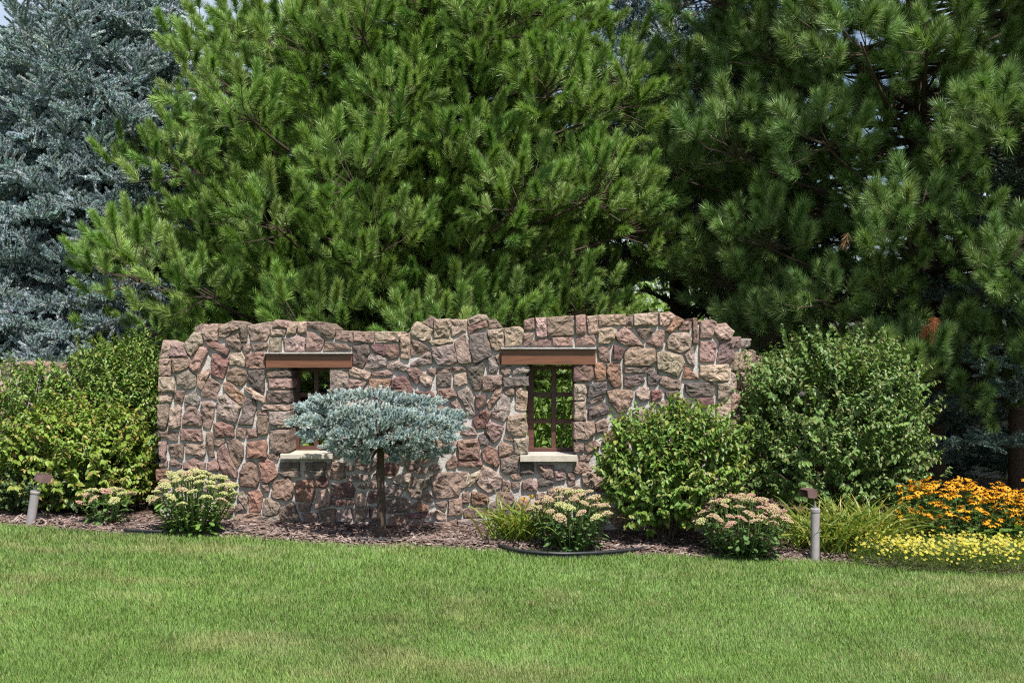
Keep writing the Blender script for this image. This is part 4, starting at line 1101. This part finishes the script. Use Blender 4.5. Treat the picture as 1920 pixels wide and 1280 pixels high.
# ---------------------------------------------------------------- clipped dwarf blue spruce on a bare stem
def dwarf_spruce():
    r = rs(90)
    Y = 9.42
    b = px(713, 1003, Y); b[2] = bed_z(b[0], Y)
    e = empty('dwarf_spruce', b, 'mushroom-shaped dwarf blue spruce on a bare straight trunk', 'tree')
    top = px(716, 800, Y)
    tr = MB(); t = np.linspace(0, 1, 14)
    P = np.stack([b[0] + (top[0] - b[0]) * t, 0 * t + Y, b[2] - .03 + (top[2] - b[2]) * t], -1)
    tr.tube(P + np.stack([.008 * np.sin(t * 7), 0 * t, 0 * t], -1), 0.036 + 0.02 * np.exp(-t * 12) - .006 * t + .004 * np.sin(t * 23), 14)
    tr.build('trunk', M_bark, e, smooth=True)
    br = MB(); SP, SD = [], []
    # pads of shoots: (px, py, depth offset, half width, half height)
    pads = [(585, 772, .05, 40, 15), (632, 757, .05, 50, 16), (690, 748, .08, 55, 15), (742, 750, .05, 52, 16), (795, 762, .05, 50, 16), (842, 785, .05, 38, 15),
            (572, 792, -.05, 26, 13), (612, 790, -.22, 46, 15), (668, 782, -.34, 50, 15), (738, 778, -.36, 55, 15), (800, 790, -.28, 52, 16), (845, 812, -.1, 32, 13),
            (605, 820, -.2, 40, 13), (662, 814, -.42, 46, 15), (640, 836, -.3, 36, 11), (700, 832, -.40, 34, 12), (768, 815, -.42, 50, 15), (815, 830, -.25, 40, 14), (775, 840, -.3, 34, 11),
            (640, 775, .3, 70, 16), (720, 765, .36, 80, 16), (800, 785, .3, 60, 16), (660, 845, .05, 40, 9), (745, 852, -.1, 34, 9), (820, 848, .1, 34, 8), (690, 872, -.1, 12, 6), (737, 868, -.2, 15, 7), (700, 802, -.28, 70, 14), (720, 790, -.05, 90, 14), (640, 800, .1, 60, 14), (800, 810, .1, 60, 14), (720, 838, .05, 60, 10), (670, 860, -.15, 30, 9), (775, 862, .0, 40, 8)]
    for (cx, cy, dy, hw, hh) in pads:
        c = px(cx + (cx - 715) * r.uniform(-.06, .10), cy + r.uniform(-7, 5), Y + dy); rx, rz = hw * .92 * Y / F, hh * .85 * Y / F; ry = min(0.22, rx * 0.8)
        n = int((8 + 2500 * rx * (rz + ry) * .5) * r.uniform(.85, 1.15))
        d = unit(r.normal(size=(n, 3)) * (1, 1, .8) + (0, -.15, .4))
        p = c + d * (rx, ry, rz) * (r.uniform(.62, 1.0, n))[:, None]
        o = unit((c - np.array((top[0], Y, top[2]))) * (1, 1, 0) + (0, -.02, 0))
        SP.append(p - d * .03); SD.append(o * .55 + d * .75 + np.array((.12, -.1, .42)) + r.normal(0, .2, (n, 3)))
        mid = (top + c) / 2 + np.array((0, 0, -.05))
        tt = np.linspace(0, 1, 5)[:, None]
        br.tube((1 - tt) ** 2 * (top - (0, 0, .16)) + 2 * tt * (1 - tt) * mid + tt * tt * (c - (0, 0, .02)), 0.014 * (1 - tt[:, 0]) + .004, 5)
    br.build('branches', M_bark, e, kind='stuff')
    SP, SD = np.concatenate(SP), np.concatenate(SD)
    ok = SP[:, 1] < WY - .05
    SP, SD = SP[ok], SD[ok]
    N = len(SP)
    tc = np.array([(0.40, 0.485, 0.48), (0.34, 0.435, 0.43), (0.46, 0.52, 0.49), (0.36, 0.42, 0.37)])[r.randint(0, 4, N)] * r.uniform(.82, 1.18, (N, 1))
    scatter(e, 'crown', DWF_T, SP, SD, r.uniform(.85, 1.2, N), tc, r)
    print('dwarf spruce shoots', N)
dwarf_spruce()

# ---------------------------------------------------------------- sedum plants
def head_mesh(seed, ca, cb):
    """flat-topped cluster of tiny star flowers, radius 1"""
    r = rs(seed); m = MB()
    O = np.array([(1, 0, 0), (-1, 0, 0), (0, 1, 0), (0, -1, 0), (0, 0, 1), (0, 0, -1)], float)
    OT = np.array([(0, 2, 4), (2, 1, 4), (1, 3, 4), (3, 0, 4), (2, 0, 5), (1, 2, 5), (3, 1, 5), (0, 3, 5)])
    n = 62
    i = np.arange(n) + .5
    rad = np.sqrt(i / n); th = i * 2.39996
    P = np.stack([rad * np.cos(th), rad * np.sin(th) * .95, .42 * (1 - rad ** 2) + r.normal(0, .05, n)], -1) + r.normal(0, .04, (n, 3))
    f = np.clip(r.normal(.5, .32, (n, 1)) - .25 * (rad[:, None] - .5), 0, 1)
    C = (np.array(ca) * (1 - f) + np.array(cb) * f) * r.uniform(.85, 1.15, (n, 1))
    m.inst(O, OT, unit(r.normal(size=(n, 3)) + (0, 0, 1.5)), P, r.uniform(.12, .19, n), C, rng=r)
    for k in range(7):
        a = k / 7 * 6.28
        m.tube(np.array([(0, 0, -.55), (.45 * math.cos(a), .45 * math.sin(a), -.12), (.75 * math.cos(a), .75 * math.sin(a), .1)]), .035, 3, c=(.16, .24, .08), cap=False)
    return m.mesh('flower_head', M_petal)
HG = [head_mesh(300 + k, (0.42, 0.47, 0.17), (0.56, 0.50, 0.28)) for k in range(3)]
HP = [head_mesh(310 + k, (0.50, 0.33, 0.24), (0.46, 0.44, 0.22)) for k in range(3)]
HR = [head_mesh(320 + k, (0.48, 0.26, 0.21), (0.50, 0.36, 0.25)) for k in range(3)]
def oval_leaf():
    V = np.array([(0, 0, 0), (.06, .2, .3), (.06, -.2, .3), (0, 0, .4), (.05, .27, .62), (.05, -.27, .62), (-.03, .16, .92), (-.03, -.16, .92), (-.05, 0, 1.0)])
    T = np.array([(0, 3, 1), (0, 2, 3), (1, 3, 4), (2, 5, 3), (4, 3, 6), (5, 7, 3), (3, 8, 6), (3, 7, 8)])
    return V, T
OVAL = oval_leaf()
def sedum(label, bpx, bpy, Y, wpx, hpx, heads, seed, mix, leaves, lt):
    r = rs(seed)
    b = px(bpx, bpy, Y); b[2] = bed_z(b[0], Y)
    e = empty('sedum_plant', b, label, 'plant', 'flowering sedum clumps along the bed')
    rx, H = wpx / 2 * Y / F, hpx * Y / F
    st = MB(); fl = MB()
    LP, LD, LS, LT = [], [], [], []
    i = np.arange(heads) + .5
    rad = np.sqrt(i / heads) * .97; th = i * 2.39996 + seed
    for k in range(heads):
        x, y = rad[k] * math.cos(th[k]), rad[k] * math.sin(th[k])
        zt = H * (0.97 - 0.42 * rad[k] ** 2.2) + r.normal(0, .018)
        tip = b + np.array((x * rx, y * rx * .85, zt))
        b0 = b + np.array((x * rx * .3, y * rx * .25, -.02))
        mid = (b0 + tip) / 2 + np.array((x * rx * .25, y * rx * .2, 0))
        t = np.linspace(0, 1, 7)[:, None]
        C = (1 - t) ** 2 * b0 + 2 * t * (1 - t) * mid + t * t * tip
        st.tube(C, .0055, 5, c=(.14, .21, .06), cap=False)
        me = r.choice({'g': HG, 'p': HP, 'r': HR}[r.choice(list(mix))])
        h = link('flower_head', me, e, tip - (0, 0, .012))
        s = r.uniform(.036, .056); h.scale = (s, s, s * r.uniform(.8, 1.05))
        h.rotation_euler = (y * -.45 * -1 + r.normal(0, .1), x * .45 + r.normal(0, .1), r.uniform(0, 6.28))
        nl = leaves
        w = np.sort(r.uniform(.08, .93, nl))
        for q in w:
            p = np.array([np.interp(q, t[:, 0], C[:, a]) for a in range(3)])
            a = r.uniform(0, 6.28)
            LP.append(p); LD.append((math.cos(a), math.sin(a) - .15, r.uniform(-.15, .7)))
            LS.append(r.uniform(.045, .075) * (1.15 - .45 * q)); LT.append(np.array(lt[r.randint(0, len(lt))]) * r.uniform(.8, 1.2))
    for k in range(int(heads * 4)):                     # skirt of larger leaves
        a = r.uniform(0, 6.28); q = r.uniform(.55, 1.02); z = r.uniform(.02, .6) * H
        q *= 1.0 - .25 * (1 - z / (.6 * H))
        LP.append(b + np.array((math.cos(a) * rx * q * .85, math.sin(a) * rx * q * .72, z)))
        LD.append((math.cos(a), math.sin(a), r.uniform(-.5, .5))); LS.append(r.uniform(.055, .085)); LT.append(np.array(lt[r.randint(0, len(lt))]) * r.uniform(.8, 1.2))
    LP, LD, LS, LT = map(np.array, (LP, LD, LS, LT))
    fl.inst(OVAL[0], OVAL[1], LD, LP, LS, LT, roll=(0, 0, 1))
    st.build('stems', M_leaf, e, kind='stuff')
    fl.build('leaves', M_leaf, e, kind='stuff')
SG = [(0.13, 0.23, 0.05), (0.15, 0.25, 0.055), (0.11, 0.2, 0.045)]
SB = [(0.105, 0.185, 0.062), (0.125, 0.21, 0.068), (0.09, 0.165, 0.055)]
sedum('small sedum with few pinkish heads below the yellow-green shrub', 203, 985, 9.65, 108, 70, 13, 401, 'prpg', 12, SB)
sedum('pale yellow-green sedum in full flower at the left wall end', 365, 997, 9.42, 168, 118, 50, 402, 'gggp', 15, SG)
sedum('sedum with cream and pink heads beside the daylily under the right window', 1070, 1026, 9.12, 160, 113, 40, 403, 'ppgp', 15, SB)
sedum('pinkest sedum clump beside the upright lamp post', 1395, 1026, 9.10, 185, 118, 50, 404, 'rppgp', 13, SB)

# ---------------------------------------------------------------- strap-leaved daylilies
def strap_clump(name, label, bpx, bpy, Y, n, length, seed, tints, spread=0.13, cat='plant', lean=(0, -.25), flowers=0, stiff=1.0):
    r = rs(seed)
    b = px(bpx, bpy, Y); b[2] = bed_z(b[0], Y)
    e = empty(name, b, label, cat)
    m = MB()
    for k in range(n):
        a = r.uniform(0, 6.28)
        o = np.array((math.cos(a) + lean[0], math.sin(a) + lean[1], 0)) * r.uniform(.3, 1)
        L = length * r.uniform(.55, 1.1)
        el = r.uniform(.9, 2.4)
        v = unit(o + np.array((0, 0, el)))
        t = np.linspace(0, 1, 7)
        g = r.uniform(.45, 1.15) * stiff
        p0 = b + np.array((r.normal(0, spread), r.normal(0, spread * .7), 0))
        C = p0 + v * (L * t)[:, None] + o * (L * .35 * t ** 2)[:, None] - np.array((0, 0, 1)) * (g * L * .75 * t ** 2.4)[:, None]
        C[:, 2] = np.maximum(C[:, 2], b[2] + .015)
        s = unit(np.cross(v, (0, 0, 1.0)) + r.normal(0, .3, 3))
        w = (.0075 * r.uniform(.7, 1.2)) * np.array((.8, 1, 1, .95, .8, .5, .06))
        V = np.concatenate([C - s * w[:, None], C + s * w[:, None]])
        T = []
        for i in range(6): T += [(i, i + 1, i + 8), (i, i + 8, i + 7)]
        c = np.array(tints[r.randint(0, len(tints))]) * r.uniform(.8, 1.2)
        cc = np.tile(c, (14, 1))
        if r.rand() < .3:
            tip = np.clip(np.concatenate([t, t]) - .45, 0, 1)[:, None] * 1.6
            cc = cc * (1 - tip) + np.array((.33, .24, .05)) * tip
        m.add(V, T, cc)
    m.build('leaves', M_leaf, e, kind='stuff')
    for k in range(flowers):
        f = MB(); c = b + np.array((r.uniform(-.22, .12), r.uniform(-.2, 0), r.uniform(.2, .5)))
        D = unit(np.stack([np.cos(np.arange(6) * 1.047), np.sin(np.arange(6) * 1.047), 0 * np.arange(6) + .9], -1))
        f.inst(LEAF[0], LEAF[1], D, np.tile(c, (6, 1)), .032, np.tile((.55, .36, .03), (6, 1)), rng=r)
        f.tube(np.array([c, (c + b) / 2 + (0, 0, .08), b]), .004, 4, c=(.14, .2, .05))
        f.build('flower', M_petal, e, origin=c)
    return e
LY = [(0.17, 0.24, 0.035), (0.20, 0.27, 0.045), (0.12, 0.2, 0.03), (0.26, 0.27, 0.06)]
strap_clump('daylily_clump', 'arching yellowing daylily clump between the wall and a sedum', 975, 1008, 9.4, 260, .56, 501, LY, .12, flowers=3, stiff=.75)
strap_clump('daylily_clump', 'dense green daylily clump behind the upright lamp post', 1605, 1012, 9.42, 620, .64, 502, LY, .21, stiff=.6)
strap_clump('daylily_clump', 'sparse daylily leaves fanning out left of the upright lamp post', 1515, 1010, 9.5, 80, .58, 503, LY, .08, lean=(-.5, -.1), stiff=.7)

# ---------------------------------------------------------------- black-eyed susans
def susan_petals(seed):
    r = rs(seed); m = MB(); n = 12
    a = np.arange(n) / n * 6.283 + r.normal(0, .08, n)
    D = np.stack([np.cos(a), np.sin(a), r.uniform(-.45, -.02, n)], -1)
    tpl = np.array([(0, .0, .12), (.03, .14, .45), (.03, -.14, .45), (-.03, .13, .8), (-.03, -.13, .8), (-.1, 0, 1.0)])
    T = np.array([(0, 2, 1), (1, 2, 4), (1, 4, 3), (3, 4, 5)])
    C = np.array((0.68, 0.32, 0.018)) * r.uniform(.85, 1.12, (n, 1)) * np.ones((1, 3))
    m.inst(tpl, T, D, np.zeros((n, 3)), r.uniform(.85, 1.1, n), C, roll=(0, 0, 1))
    return m.mesh('flower', M_petal)
SUS = [susan_petals(600 + k) for k in range(5)]
mb = MB()
th = np.arange(8) / 8 * 6.283
mb.add(np.vstack([np.stack([.22 * np.cos(th), .22 * np.sin(th), 0 * th - .05], -1), np.stack([.21 * np.cos(th), .21 * np.sin(th), 0 * th + .12], -1), np.stack([.11 * np.cos(th), .11 * np.sin(th), 0 * th + .23], -1), [[0, 0, .26]]]),
       [t for k in (0, 8) for j in range(8) for t in ((k + j, k + (j + 1) % 8, k + 8 + (j + 1) % 8), (k + j, k + 8 + (j + 1) % 8, k + 8 + j))] + [(16 + j, 16 + (j + 1) % 8, 24) for j in range(8)])
CONE = mb.mesh('cone', M_cone, smooth=True)
def susans(label, x0, x1, nfl, seed):
    r = rs(seed)
    Yc = 9.55
    b = px((x0 + x1) / 2, 1010, Yc); b[2] = bed_z(b[0], Yc)
    e = empty('black_eyed_susan', b, label, 'flowers')
    st, lv = MB(), MB()
    LP, LD, LS, LT, LR = [], [], [], [], []
    for k in range(nfl):
        Y = Yc + r.uniform(-.40, .5)
        xp = r.uniform(x0, x1)
        fx = (xp - x0) / (x1 - x0)
        x = (xp - 960) * Y / F
        g = bed_z(x, Y)
        top = .51 - .09 * (abs(xp - 1790) / 130) ** 2 * (xp < 1790) - .0 * fx + r.normal(0, .035) - .16 * max(0, (Yc - .12 - Y) / .26)
        if xp > 1830: top -= .05
        p = np.array((x, Y, g + top))
        b0 = np.array((x + r.normal(0, .06), Y + .1 + r.normal(0, .05), g - .01))
        t = np.linspace(0, 1, 4)[:, None]
        st.tube(b0 * (1 - t) + p * t + np.array((0, .03, 0)) * np.sin(t * 3.14), .003, 3, c=(.10, .16, .04), cap=False)
        f = link('flower', SUS[r.randint(0, 5)], e, p)
        s = r.uniform(.031, .042); f.scale = (s, s, s)
        f.rotation_euler = (r.normal(.22, .25), r.normal(.12, .25), r.uniform(0, 6.28))
        c = bpy.data.objects.new('cone', CONE); col.objects.link(c); c.parent = f
        for q in range(9):
            w = r.uniform(.05, .85); a = r.uniform(0, 6.28)
            LP.append(b0 * (1 - w) + p * w); LD.append((math.cos(a), math.sin(a), r.uniform(-.2, .5)))
            LS.append(r.uniform(.06, .11) * (1.1 - .5 * w)); LT.append(np.array((.075, .135, .035)) * r.uniform(.7, 1.4))
    LP, LD, LS, LT = map(np.array, (LP, LD, LS, LT))
    lv.inst(LEAF[0], LEAF[1], LD, LP, LS, LT, roll=(0, 0, 1))
    st.build('stems', M_leaf, e, kind='stuff'); lv.build('leaves', M_leaf, e, kind='stuff')
susans('mass of orange-yellow dark-eyed daisies along the right edge of the bed', 1684, 1965, 290, 610)
def broad_leaf_plant():
    r = rs(620); Y = 9.2
    b = px(1890, 1020, Y); b[2] = bed_z(b[0], Y)
    e = empty('broad_leaved_plant', b, 'patch of broad green leaves below the orange daisies at right edge', 'plant')
    n = 190
    P = b + np.stack([r.uniform(-.32, .5, n), r.uniform(-.15, .2, n), r.uniform(.05, .27, n)], -1)
    D = np.stack([r.normal(0, 1, n), r.normal(-.5, .8, n), r.uniform(-.2, .5, n)], -1)
    m = MB(); m.inst(OVAL[0], OVAL[1], D, P, r.uniform(.07, .13, n), np.array((.09, .165, .035)) * r.uniform(.75, 1.3, (n, 1)), roll=(0, 0, 1))
    m.build('leaves', M_leaf, e, kind='stuff')
broad_leaf_plant()

def coreopsis():
    r = rs(630)
    b = px(1760, 1040, 9.0); b[2] = bed_z(b[0], 9.0)
    e = empty('coreopsis_mat', b, 'low mat of tiny lemon-yellow flowers spilling to the lawn edge', 'flowers')
    n = 19000
    X = r.uniform(px(1590, 0, 9.1)[0], px(1990, 0, 9.1)[0], n)
    ey = edge_Y(X)
    q = r.uniform(0, 1, n)
    Y = ey - .13 + q * (.64 + .1 * np.sin(X * 5))
    left = (X - X.min()) / (X.max() - X.min())
    hh = .19 * np.clip(q * 7 + .45, 0, 1) * np.clip(left * 14 + .25, 0, 1) * (0.75 + .5 * fbm(X * 6, Y * 6, 5, 3)) 
    G = gz(X) + .01
    m = MB()
    z = G + hh * r.uniform(.05, 1, n)
    P = np.stack([X, Y, z], -1)
    tV = np.array([(-.035, 0, 0), (.035, 0, 0), (0, 0, 1.0)]); tT = np.array([(0, 1, 2)])
    D = np.stack([r.normal(0, .8, n), r.normal(-.1, .8, n), r.uniform(.1, 1.2, n)], -1)
    C = np.array([(.13, .19, .035), (.17, .22, .04), (.10, .16, .03)])[r.randint(0, 3, n)] * r.uniform(.8, 1.2, (n, 1))
    m.inst(tV, tT, D, P, r.uniform(.04, .075, n) * np.clip(.5 + q * 3, .5, 1), C, rng=r)
    m.build('leaves', M_leaf, e, kind='stuff')
    k = r.rand(n) < .13 * np.clip(fbm(X * 7, Y * 9, 15, 3) * 3.2 - 1.0, .15, 1) * np.clip(1.7 - q * 1.5, .12, 1.5)
    P = np.stack([X[k], Y[k], G[k] + hh[k] * r.uniform(.55, 1.1, k.sum()) + .05], -1)
    P[:, 1] -= r.uniform(0, .12, len(P)) * (q[k] < .35)
    N = len(P)
    V = [(0, 0, .08)]; T = []
    for i in range(7):
        a = i / 7 * 6.283
        V += [(math.cos(a - .3) * .8, math.sin(a - .3) * .8, 0), (math.cos(a) * 1.05, math.sin(a) * 1.05, 0), (math.cos(a + .3) * .8, math.sin(a + .3) * .8, 0)]
        T += [(0, 3 * i + 1, 3 * i + 2), (0, 3 * i + 2, 3 * i + 3)]
    f = MB()
    C = np.array([(.60, .57, .08), (.62, .60, .16), (.54, .50, .06)])[r.randint(0, 3, N)]
    vt = np.ones((len(V), 3)); vt[0] = (.75, .55, .3)
    f.inst(np.array(V), np.array(T), np.stack([r.normal(0, .5, N), r.normal(-.5, .5, N), np.ones(N)], -1), P, r.uniform(.008, .0135, N), C, rng=r, vt=vt)
    f.build('flowers', M_petal, e, kind='stuff')
    print('coreopsis flowers', N)
coreopsis()

# ---------------------------------------------------------------- garden lights
def garden_light(label, bpx, bpy, tpx, tpy, w, Y, head, flip):
    b = px(bpx, bpy, Y); t = px(tpx, tpy, Y)
    b[2] = bed_z(b[0], Y) - .02
    e = empty('garden_light', b, label, 'lamp', 'garden spotlights on grey posts')
    rad = w / 2 * Y / F
    ax = unit(t - b)
    post = MB(); n = 24
    s = np.array([0, .02, .04, .9, .925, .935, .985, 1.0]); rr = rad * np.array([1.06, 1.06, 1.0, 1.0, 1.0, 1.13, 1.13, 1.0])
    post.tube(b + (t - b) * s[:, None], rr, n)
    post.build('post', M_post, e, origin=b)
    fit = MB()
    fit.tube(t + ax * np.array([0, .012, .014, .035, .05])[:, None], np.array([.5, .5, .26, .24, .3]) * rad, 12)
    fit.build('swivel_joint', M_steel, e, origin=t)
    # lamp head: ribbed housing with a flared hood, built along local +X then turned
    c = px(*head, Y)
    yaw, pitch = flip
    cy, sy, cp, sp = math.cos(yaw), math.sin(yaw), math.cos(pitch), math.sin(pitch)
    Mx = np.array([(cy * cp, -sy, -cy * sp), (sy * cp, cy, -sy * sp), (sp, 0, cp)])
    def put(mb, name, parent=e):
        for i in range(len(mb.V)): mb.V[i] = mb.V[i] @ Mx.T * (Y / 9.3) + c
        return mb.build(name, M_lamp, parent, origin=c)
    hb = MB()
    def frust(x0, x1, a0, b0, a1, b1, mbx):
        V = [(x0, -a0, -b0), (x0, a0, -b0), (x0, a0, b0), (x0, -a0, b0), (x1, -a1, -b1), (x1, a1, -b1), (x1, a1, b1), (x1, -a1, b1)]
        Q = [(0, 3, 2, 1), (4, 5, 6, 7), (0, 1, 5, 4), (1, 2, 6, 5), (2, 3, 7, 6), (3, 0, 4, 7)]
        mbx.add(V, [k for q in Q for k in ((q[0], q[1], q[2]), (q[0], q[2], q[3]))])
    frust(-.052, .0, .026, .026, .040, .036, hb)
    h = put(hb, 'housing')
    for k in range(6):
        rb = MB(); y = -.030 + .012 * k
        rb.add([(-.05, y - .0018, .026), (-.05, y + .0018, .026), (0, y * 1.25 - .0018, .036), (0, y * 1.25 + .0018, .036), (-.052, y - .0018, .034), (-.052, y + .0018, .034), (0, y * 1.25 - .0018, .045), (0, y * 1.25 + .0018, .045)],
               [(4, 6, 7), (4, 7, 5), (0, 2, 6), (0, 6, 4), (1, 7, 3), (1, 5, 7), (2, 3, 7), (2, 7, 6), (0, 4, 5), (0, 5, 1)])
        put(rb, 'rib')
    hd = MB()
    # hood: three-sided shroud open below and in front
    for (a0, b0, a1, b1) in (((-.043, -.03), (-.043, .045), (-.046, -.012), (-.046, .052)), ((.043, .045), (.043, -.03), (.046, .052), (.046, -.012))):
        V = []
        s_ = -1 if a0[0] < 0 else 1
        for x, q0, q1 in ((-.004, a0, b0), (.062, a1, b1)):
            V += [(x, q0[0], q0[1]), (x, q1[0], q1[1]), (x, q0[0] + .004 * s_, q0[1]), (x, q1[0] + .004 * s_, q1[1])]
        hd.add(V, [(0, 1, 5), (0, 5, 4), (2, 7, 3), (2, 6, 7), (4, 5, 7), (4, 7, 6), (0, 3, 1), (0, 2, 3), (0, 4, 6), (0, 6, 2), (1, 3, 7), (1, 7, 5)])
    hd.box((-.004, -.047, .046), (.066, .047, .052))
    put(hd, 'hood')
    gl = MB(); gl.box((.002, -.036, -.03), (.006, .036, .04))
    put(gl, 'lens_plate')
garden_light('leaning grey post lamp with brown hood at the far left bed edge', 57, 985, 66.5, 920, 16.5, 9.6, (78, 897), (R(35), R(-24)))
garden_light('upright grey post lamp with brown hood in front of the right daylily', 1528, 1028, 1528.5, 952, 16.5, 9.02, (1519, 926), (R(205), R(-8)))

# ---------------------------------------------------------------- black plastic bed edging
def edging(label, pts, w=.013):
    P = np.array([on_ground(*p) for p in pts])
    t = np.linspace(0, 1, len(P)); tt = np.linspace(0, 1, 28)
    C = np.stack([np.interp(tt, t, P[:, k]) for k in range(3)], -1)
    k = np.ones(5) / 5
    for q in range(3): C[2:-2, q] = np.convolve(C[:, q], k, 'valid')
    C[:, 2] += .045
    e = empty('bed_edging', C[0] - (0, 0, .03), label, 'edging', 'black plastic edging strips at the lawn edge')
    m = MB(); m.tube(C, w, 8, cap=True); m.build('tube_rim', M_black, e, smooth=True)
    s = MB(); n = len(C)
    a, b = C + (0, -.004, -.006), C + (0, -.004, -.075)
    a2, b2 = C + (0, .004, -.006), C + (0, .004, -.075)
    V = np.concatenate([a, b, a2, b2]); T = []
    for i in range(n - 1): T += [(i, n + i, n + i + 1), (i, n + i + 1, i + 1), (2 * n + i, 2 * n + i + 1, 3 * n + i + 1), (2 * n + i, 3 * n + i + 1, 3 * n + i)]
    s.add(V, T); s.build('skirt', M_black, e)
edging('black edging strip curving in front of the pale yellow-green sedum', [(232, 1003), (290, 1006), (360, 1005), (430, 1005), (455, 1003)], .010)
edging('short straight length of edging lying before the dwarf spruce', [(672, 1020), (710, 1021), (762, 1023)], .010)
edging('longest black edging strip bowing past the sedum under the right window', [(930, 1030), (965, 1042), (1040, 1049), (1120, 1047), (1180, 1041), (1222, 1036)])

# ---------------------------------------------------------------- mulch chips and grass
r_ = rs(700)
n = 15000
X = r_.uniform(-5.0, 4.6, n); ey = edge_Y(X)
Y = ey - .03 + np.abs(r_.normal(0, .45, n)); 
Z = mulch_z(X, Y, Y - ey) + r_.uniform(.002, .014, n)
ok = (Y < WY + .02)
tV = np.array([(-.16, 0, -.5), (.16, .0, -.5), (.13, .03, .5), (-.12, .02, .5), (0, .14, -.1)])
tT = np.array([(0, 1, 4), (1, 2, 4), (2, 3, 4), (3, 0, 4)])
D = np.stack([r_.normal(0, 1, n), r_.normal(0, 1, n), r_.normal(0, .22, n)], -1)
PALM = np.array([(.22, .16, .14), (.16, .115, .10), (.30, .23, .205), (.10, .07, .06), (.38, .31, .28), (.19, .125, .10)])
C = 0.85 * PALM[r_.choice(6, n, p=[.3, .25, .16, .14, .06, .09])] * r_.uniform(.8, 1.2, (n, 1))
m = MB()
# lay flat: thickness direction upwards
zax = unit(D); xax = unit(np.cross((0, 0, 1.0), zax) + r_.normal(0, .2, (n, 3)))
m.inst(tV, tT, D[ok], np.stack([X, Y, Z], -1)[ok], (r_.uniform(.018, .06, n))[ok], C[ok], roll=xax[ok])
chips = m.build('mulch_chips', M_chip)
tag(chips, 'shredded brown bark chips scattered over the bed', 'mulch', kind='stuff')

def grass():
    r = rs(710)
    n = 760000
    Y = 1 / r.uniform(1 / 10.4, 1 / 5.15, n)                # denser where the camera is nearer
    X = r.uniform(-1, 1, n) * (Y * .47 + .5)
    d = edge_Y(X) - Y + .035 * (fbm(X * 9, Y * 9, 77, 2) - .5)
    k = d > -.015 + .03 * r.rand(n)
    tuft = (np.abs(X - (570 * 0 + (765 - 960) * 9.2 / F)) < .07) & (d > -.10)      # one clump strays into the bed
    k |= tuft
    X, Y, d = X[k], Y[k], d[k]; n = len(X)
    b1 = fbm(X * .9 + 3, Y * 1.6, 21, 4); b2 = fbm(X * 3.2, Y * 4.5, 31, 3); b3 = fbm(X * .9, Y * 1.5 + 5, 41, 4)
    dry = np.clip((b1 * .5 + b2 * .5 - .52) * 5.0, 0, 1) * .5 + .16 * (r.rand(n) < .3)
    c = np.array((.160, .268, .062))[None] * (1 - dry[:, None]) + np.array((.33, .315, .145))[None] * dry[:, None]
    c *= (0.62 + .42 * b3 + .38 * fbm(X * 5.5, Y * 7.5, 91, 3))[:, None] * r.uniform(.55, 1.45, (n, 1))
    pale = r.rand(n) < .05; c[pale] = np.array((.40, .34, .19)) * r.uniform(.8, 1.1, (pale.sum(), 1))
    h = (.018 + .022 * r.rand(n)) * (.8 + .5 * b2) + .022 * np.clip(1 - d / .08, 0, 1) * r.rand(n)
    w = .0013 + .00024 * Y
    a = r.uniform(0, 6.283, n)
    comb = fbm(X * 2.2, Y * 2.2, 61, 2) * 9
    lean = h * r.uniform(.25, 1.0, n)
    lx = np.cos(a) * lean * .8 + np.cos(comb) * h * .12; ly = np.sin(a) * lean * .8 + np.sin(comb) * h * .12
    G = gz(X) + .001
    V = np.zeros((n, 3, 3))
    sx, sy = np.cos(a + 1.2) * w, np.sin(a + 1.2) * w * .6
    V[:, 0] = np.stack([X - sx, Y - sy, G], -1); V[:, 1] = np.stack([X + sx, Y + sy, G], -1)
    V[:, 2] = np.stack([X + lx, Y + ly, G + h], -1)
    g = link('grass', raw_mesh('grass', V.reshape(-1, 3), np.arange(n * 3).reshape(-1, 3), np.repeat(c, 3, 0), M_grass))
    tag(g, 'short green grass blades with dry patches covering the lawn', 'grass', kind='stuff')
    print('grass blades', n)
grass()
print('total triangles', sum(len(o.data.polygons) for o in scene.objects if o.type == 'MESH'))
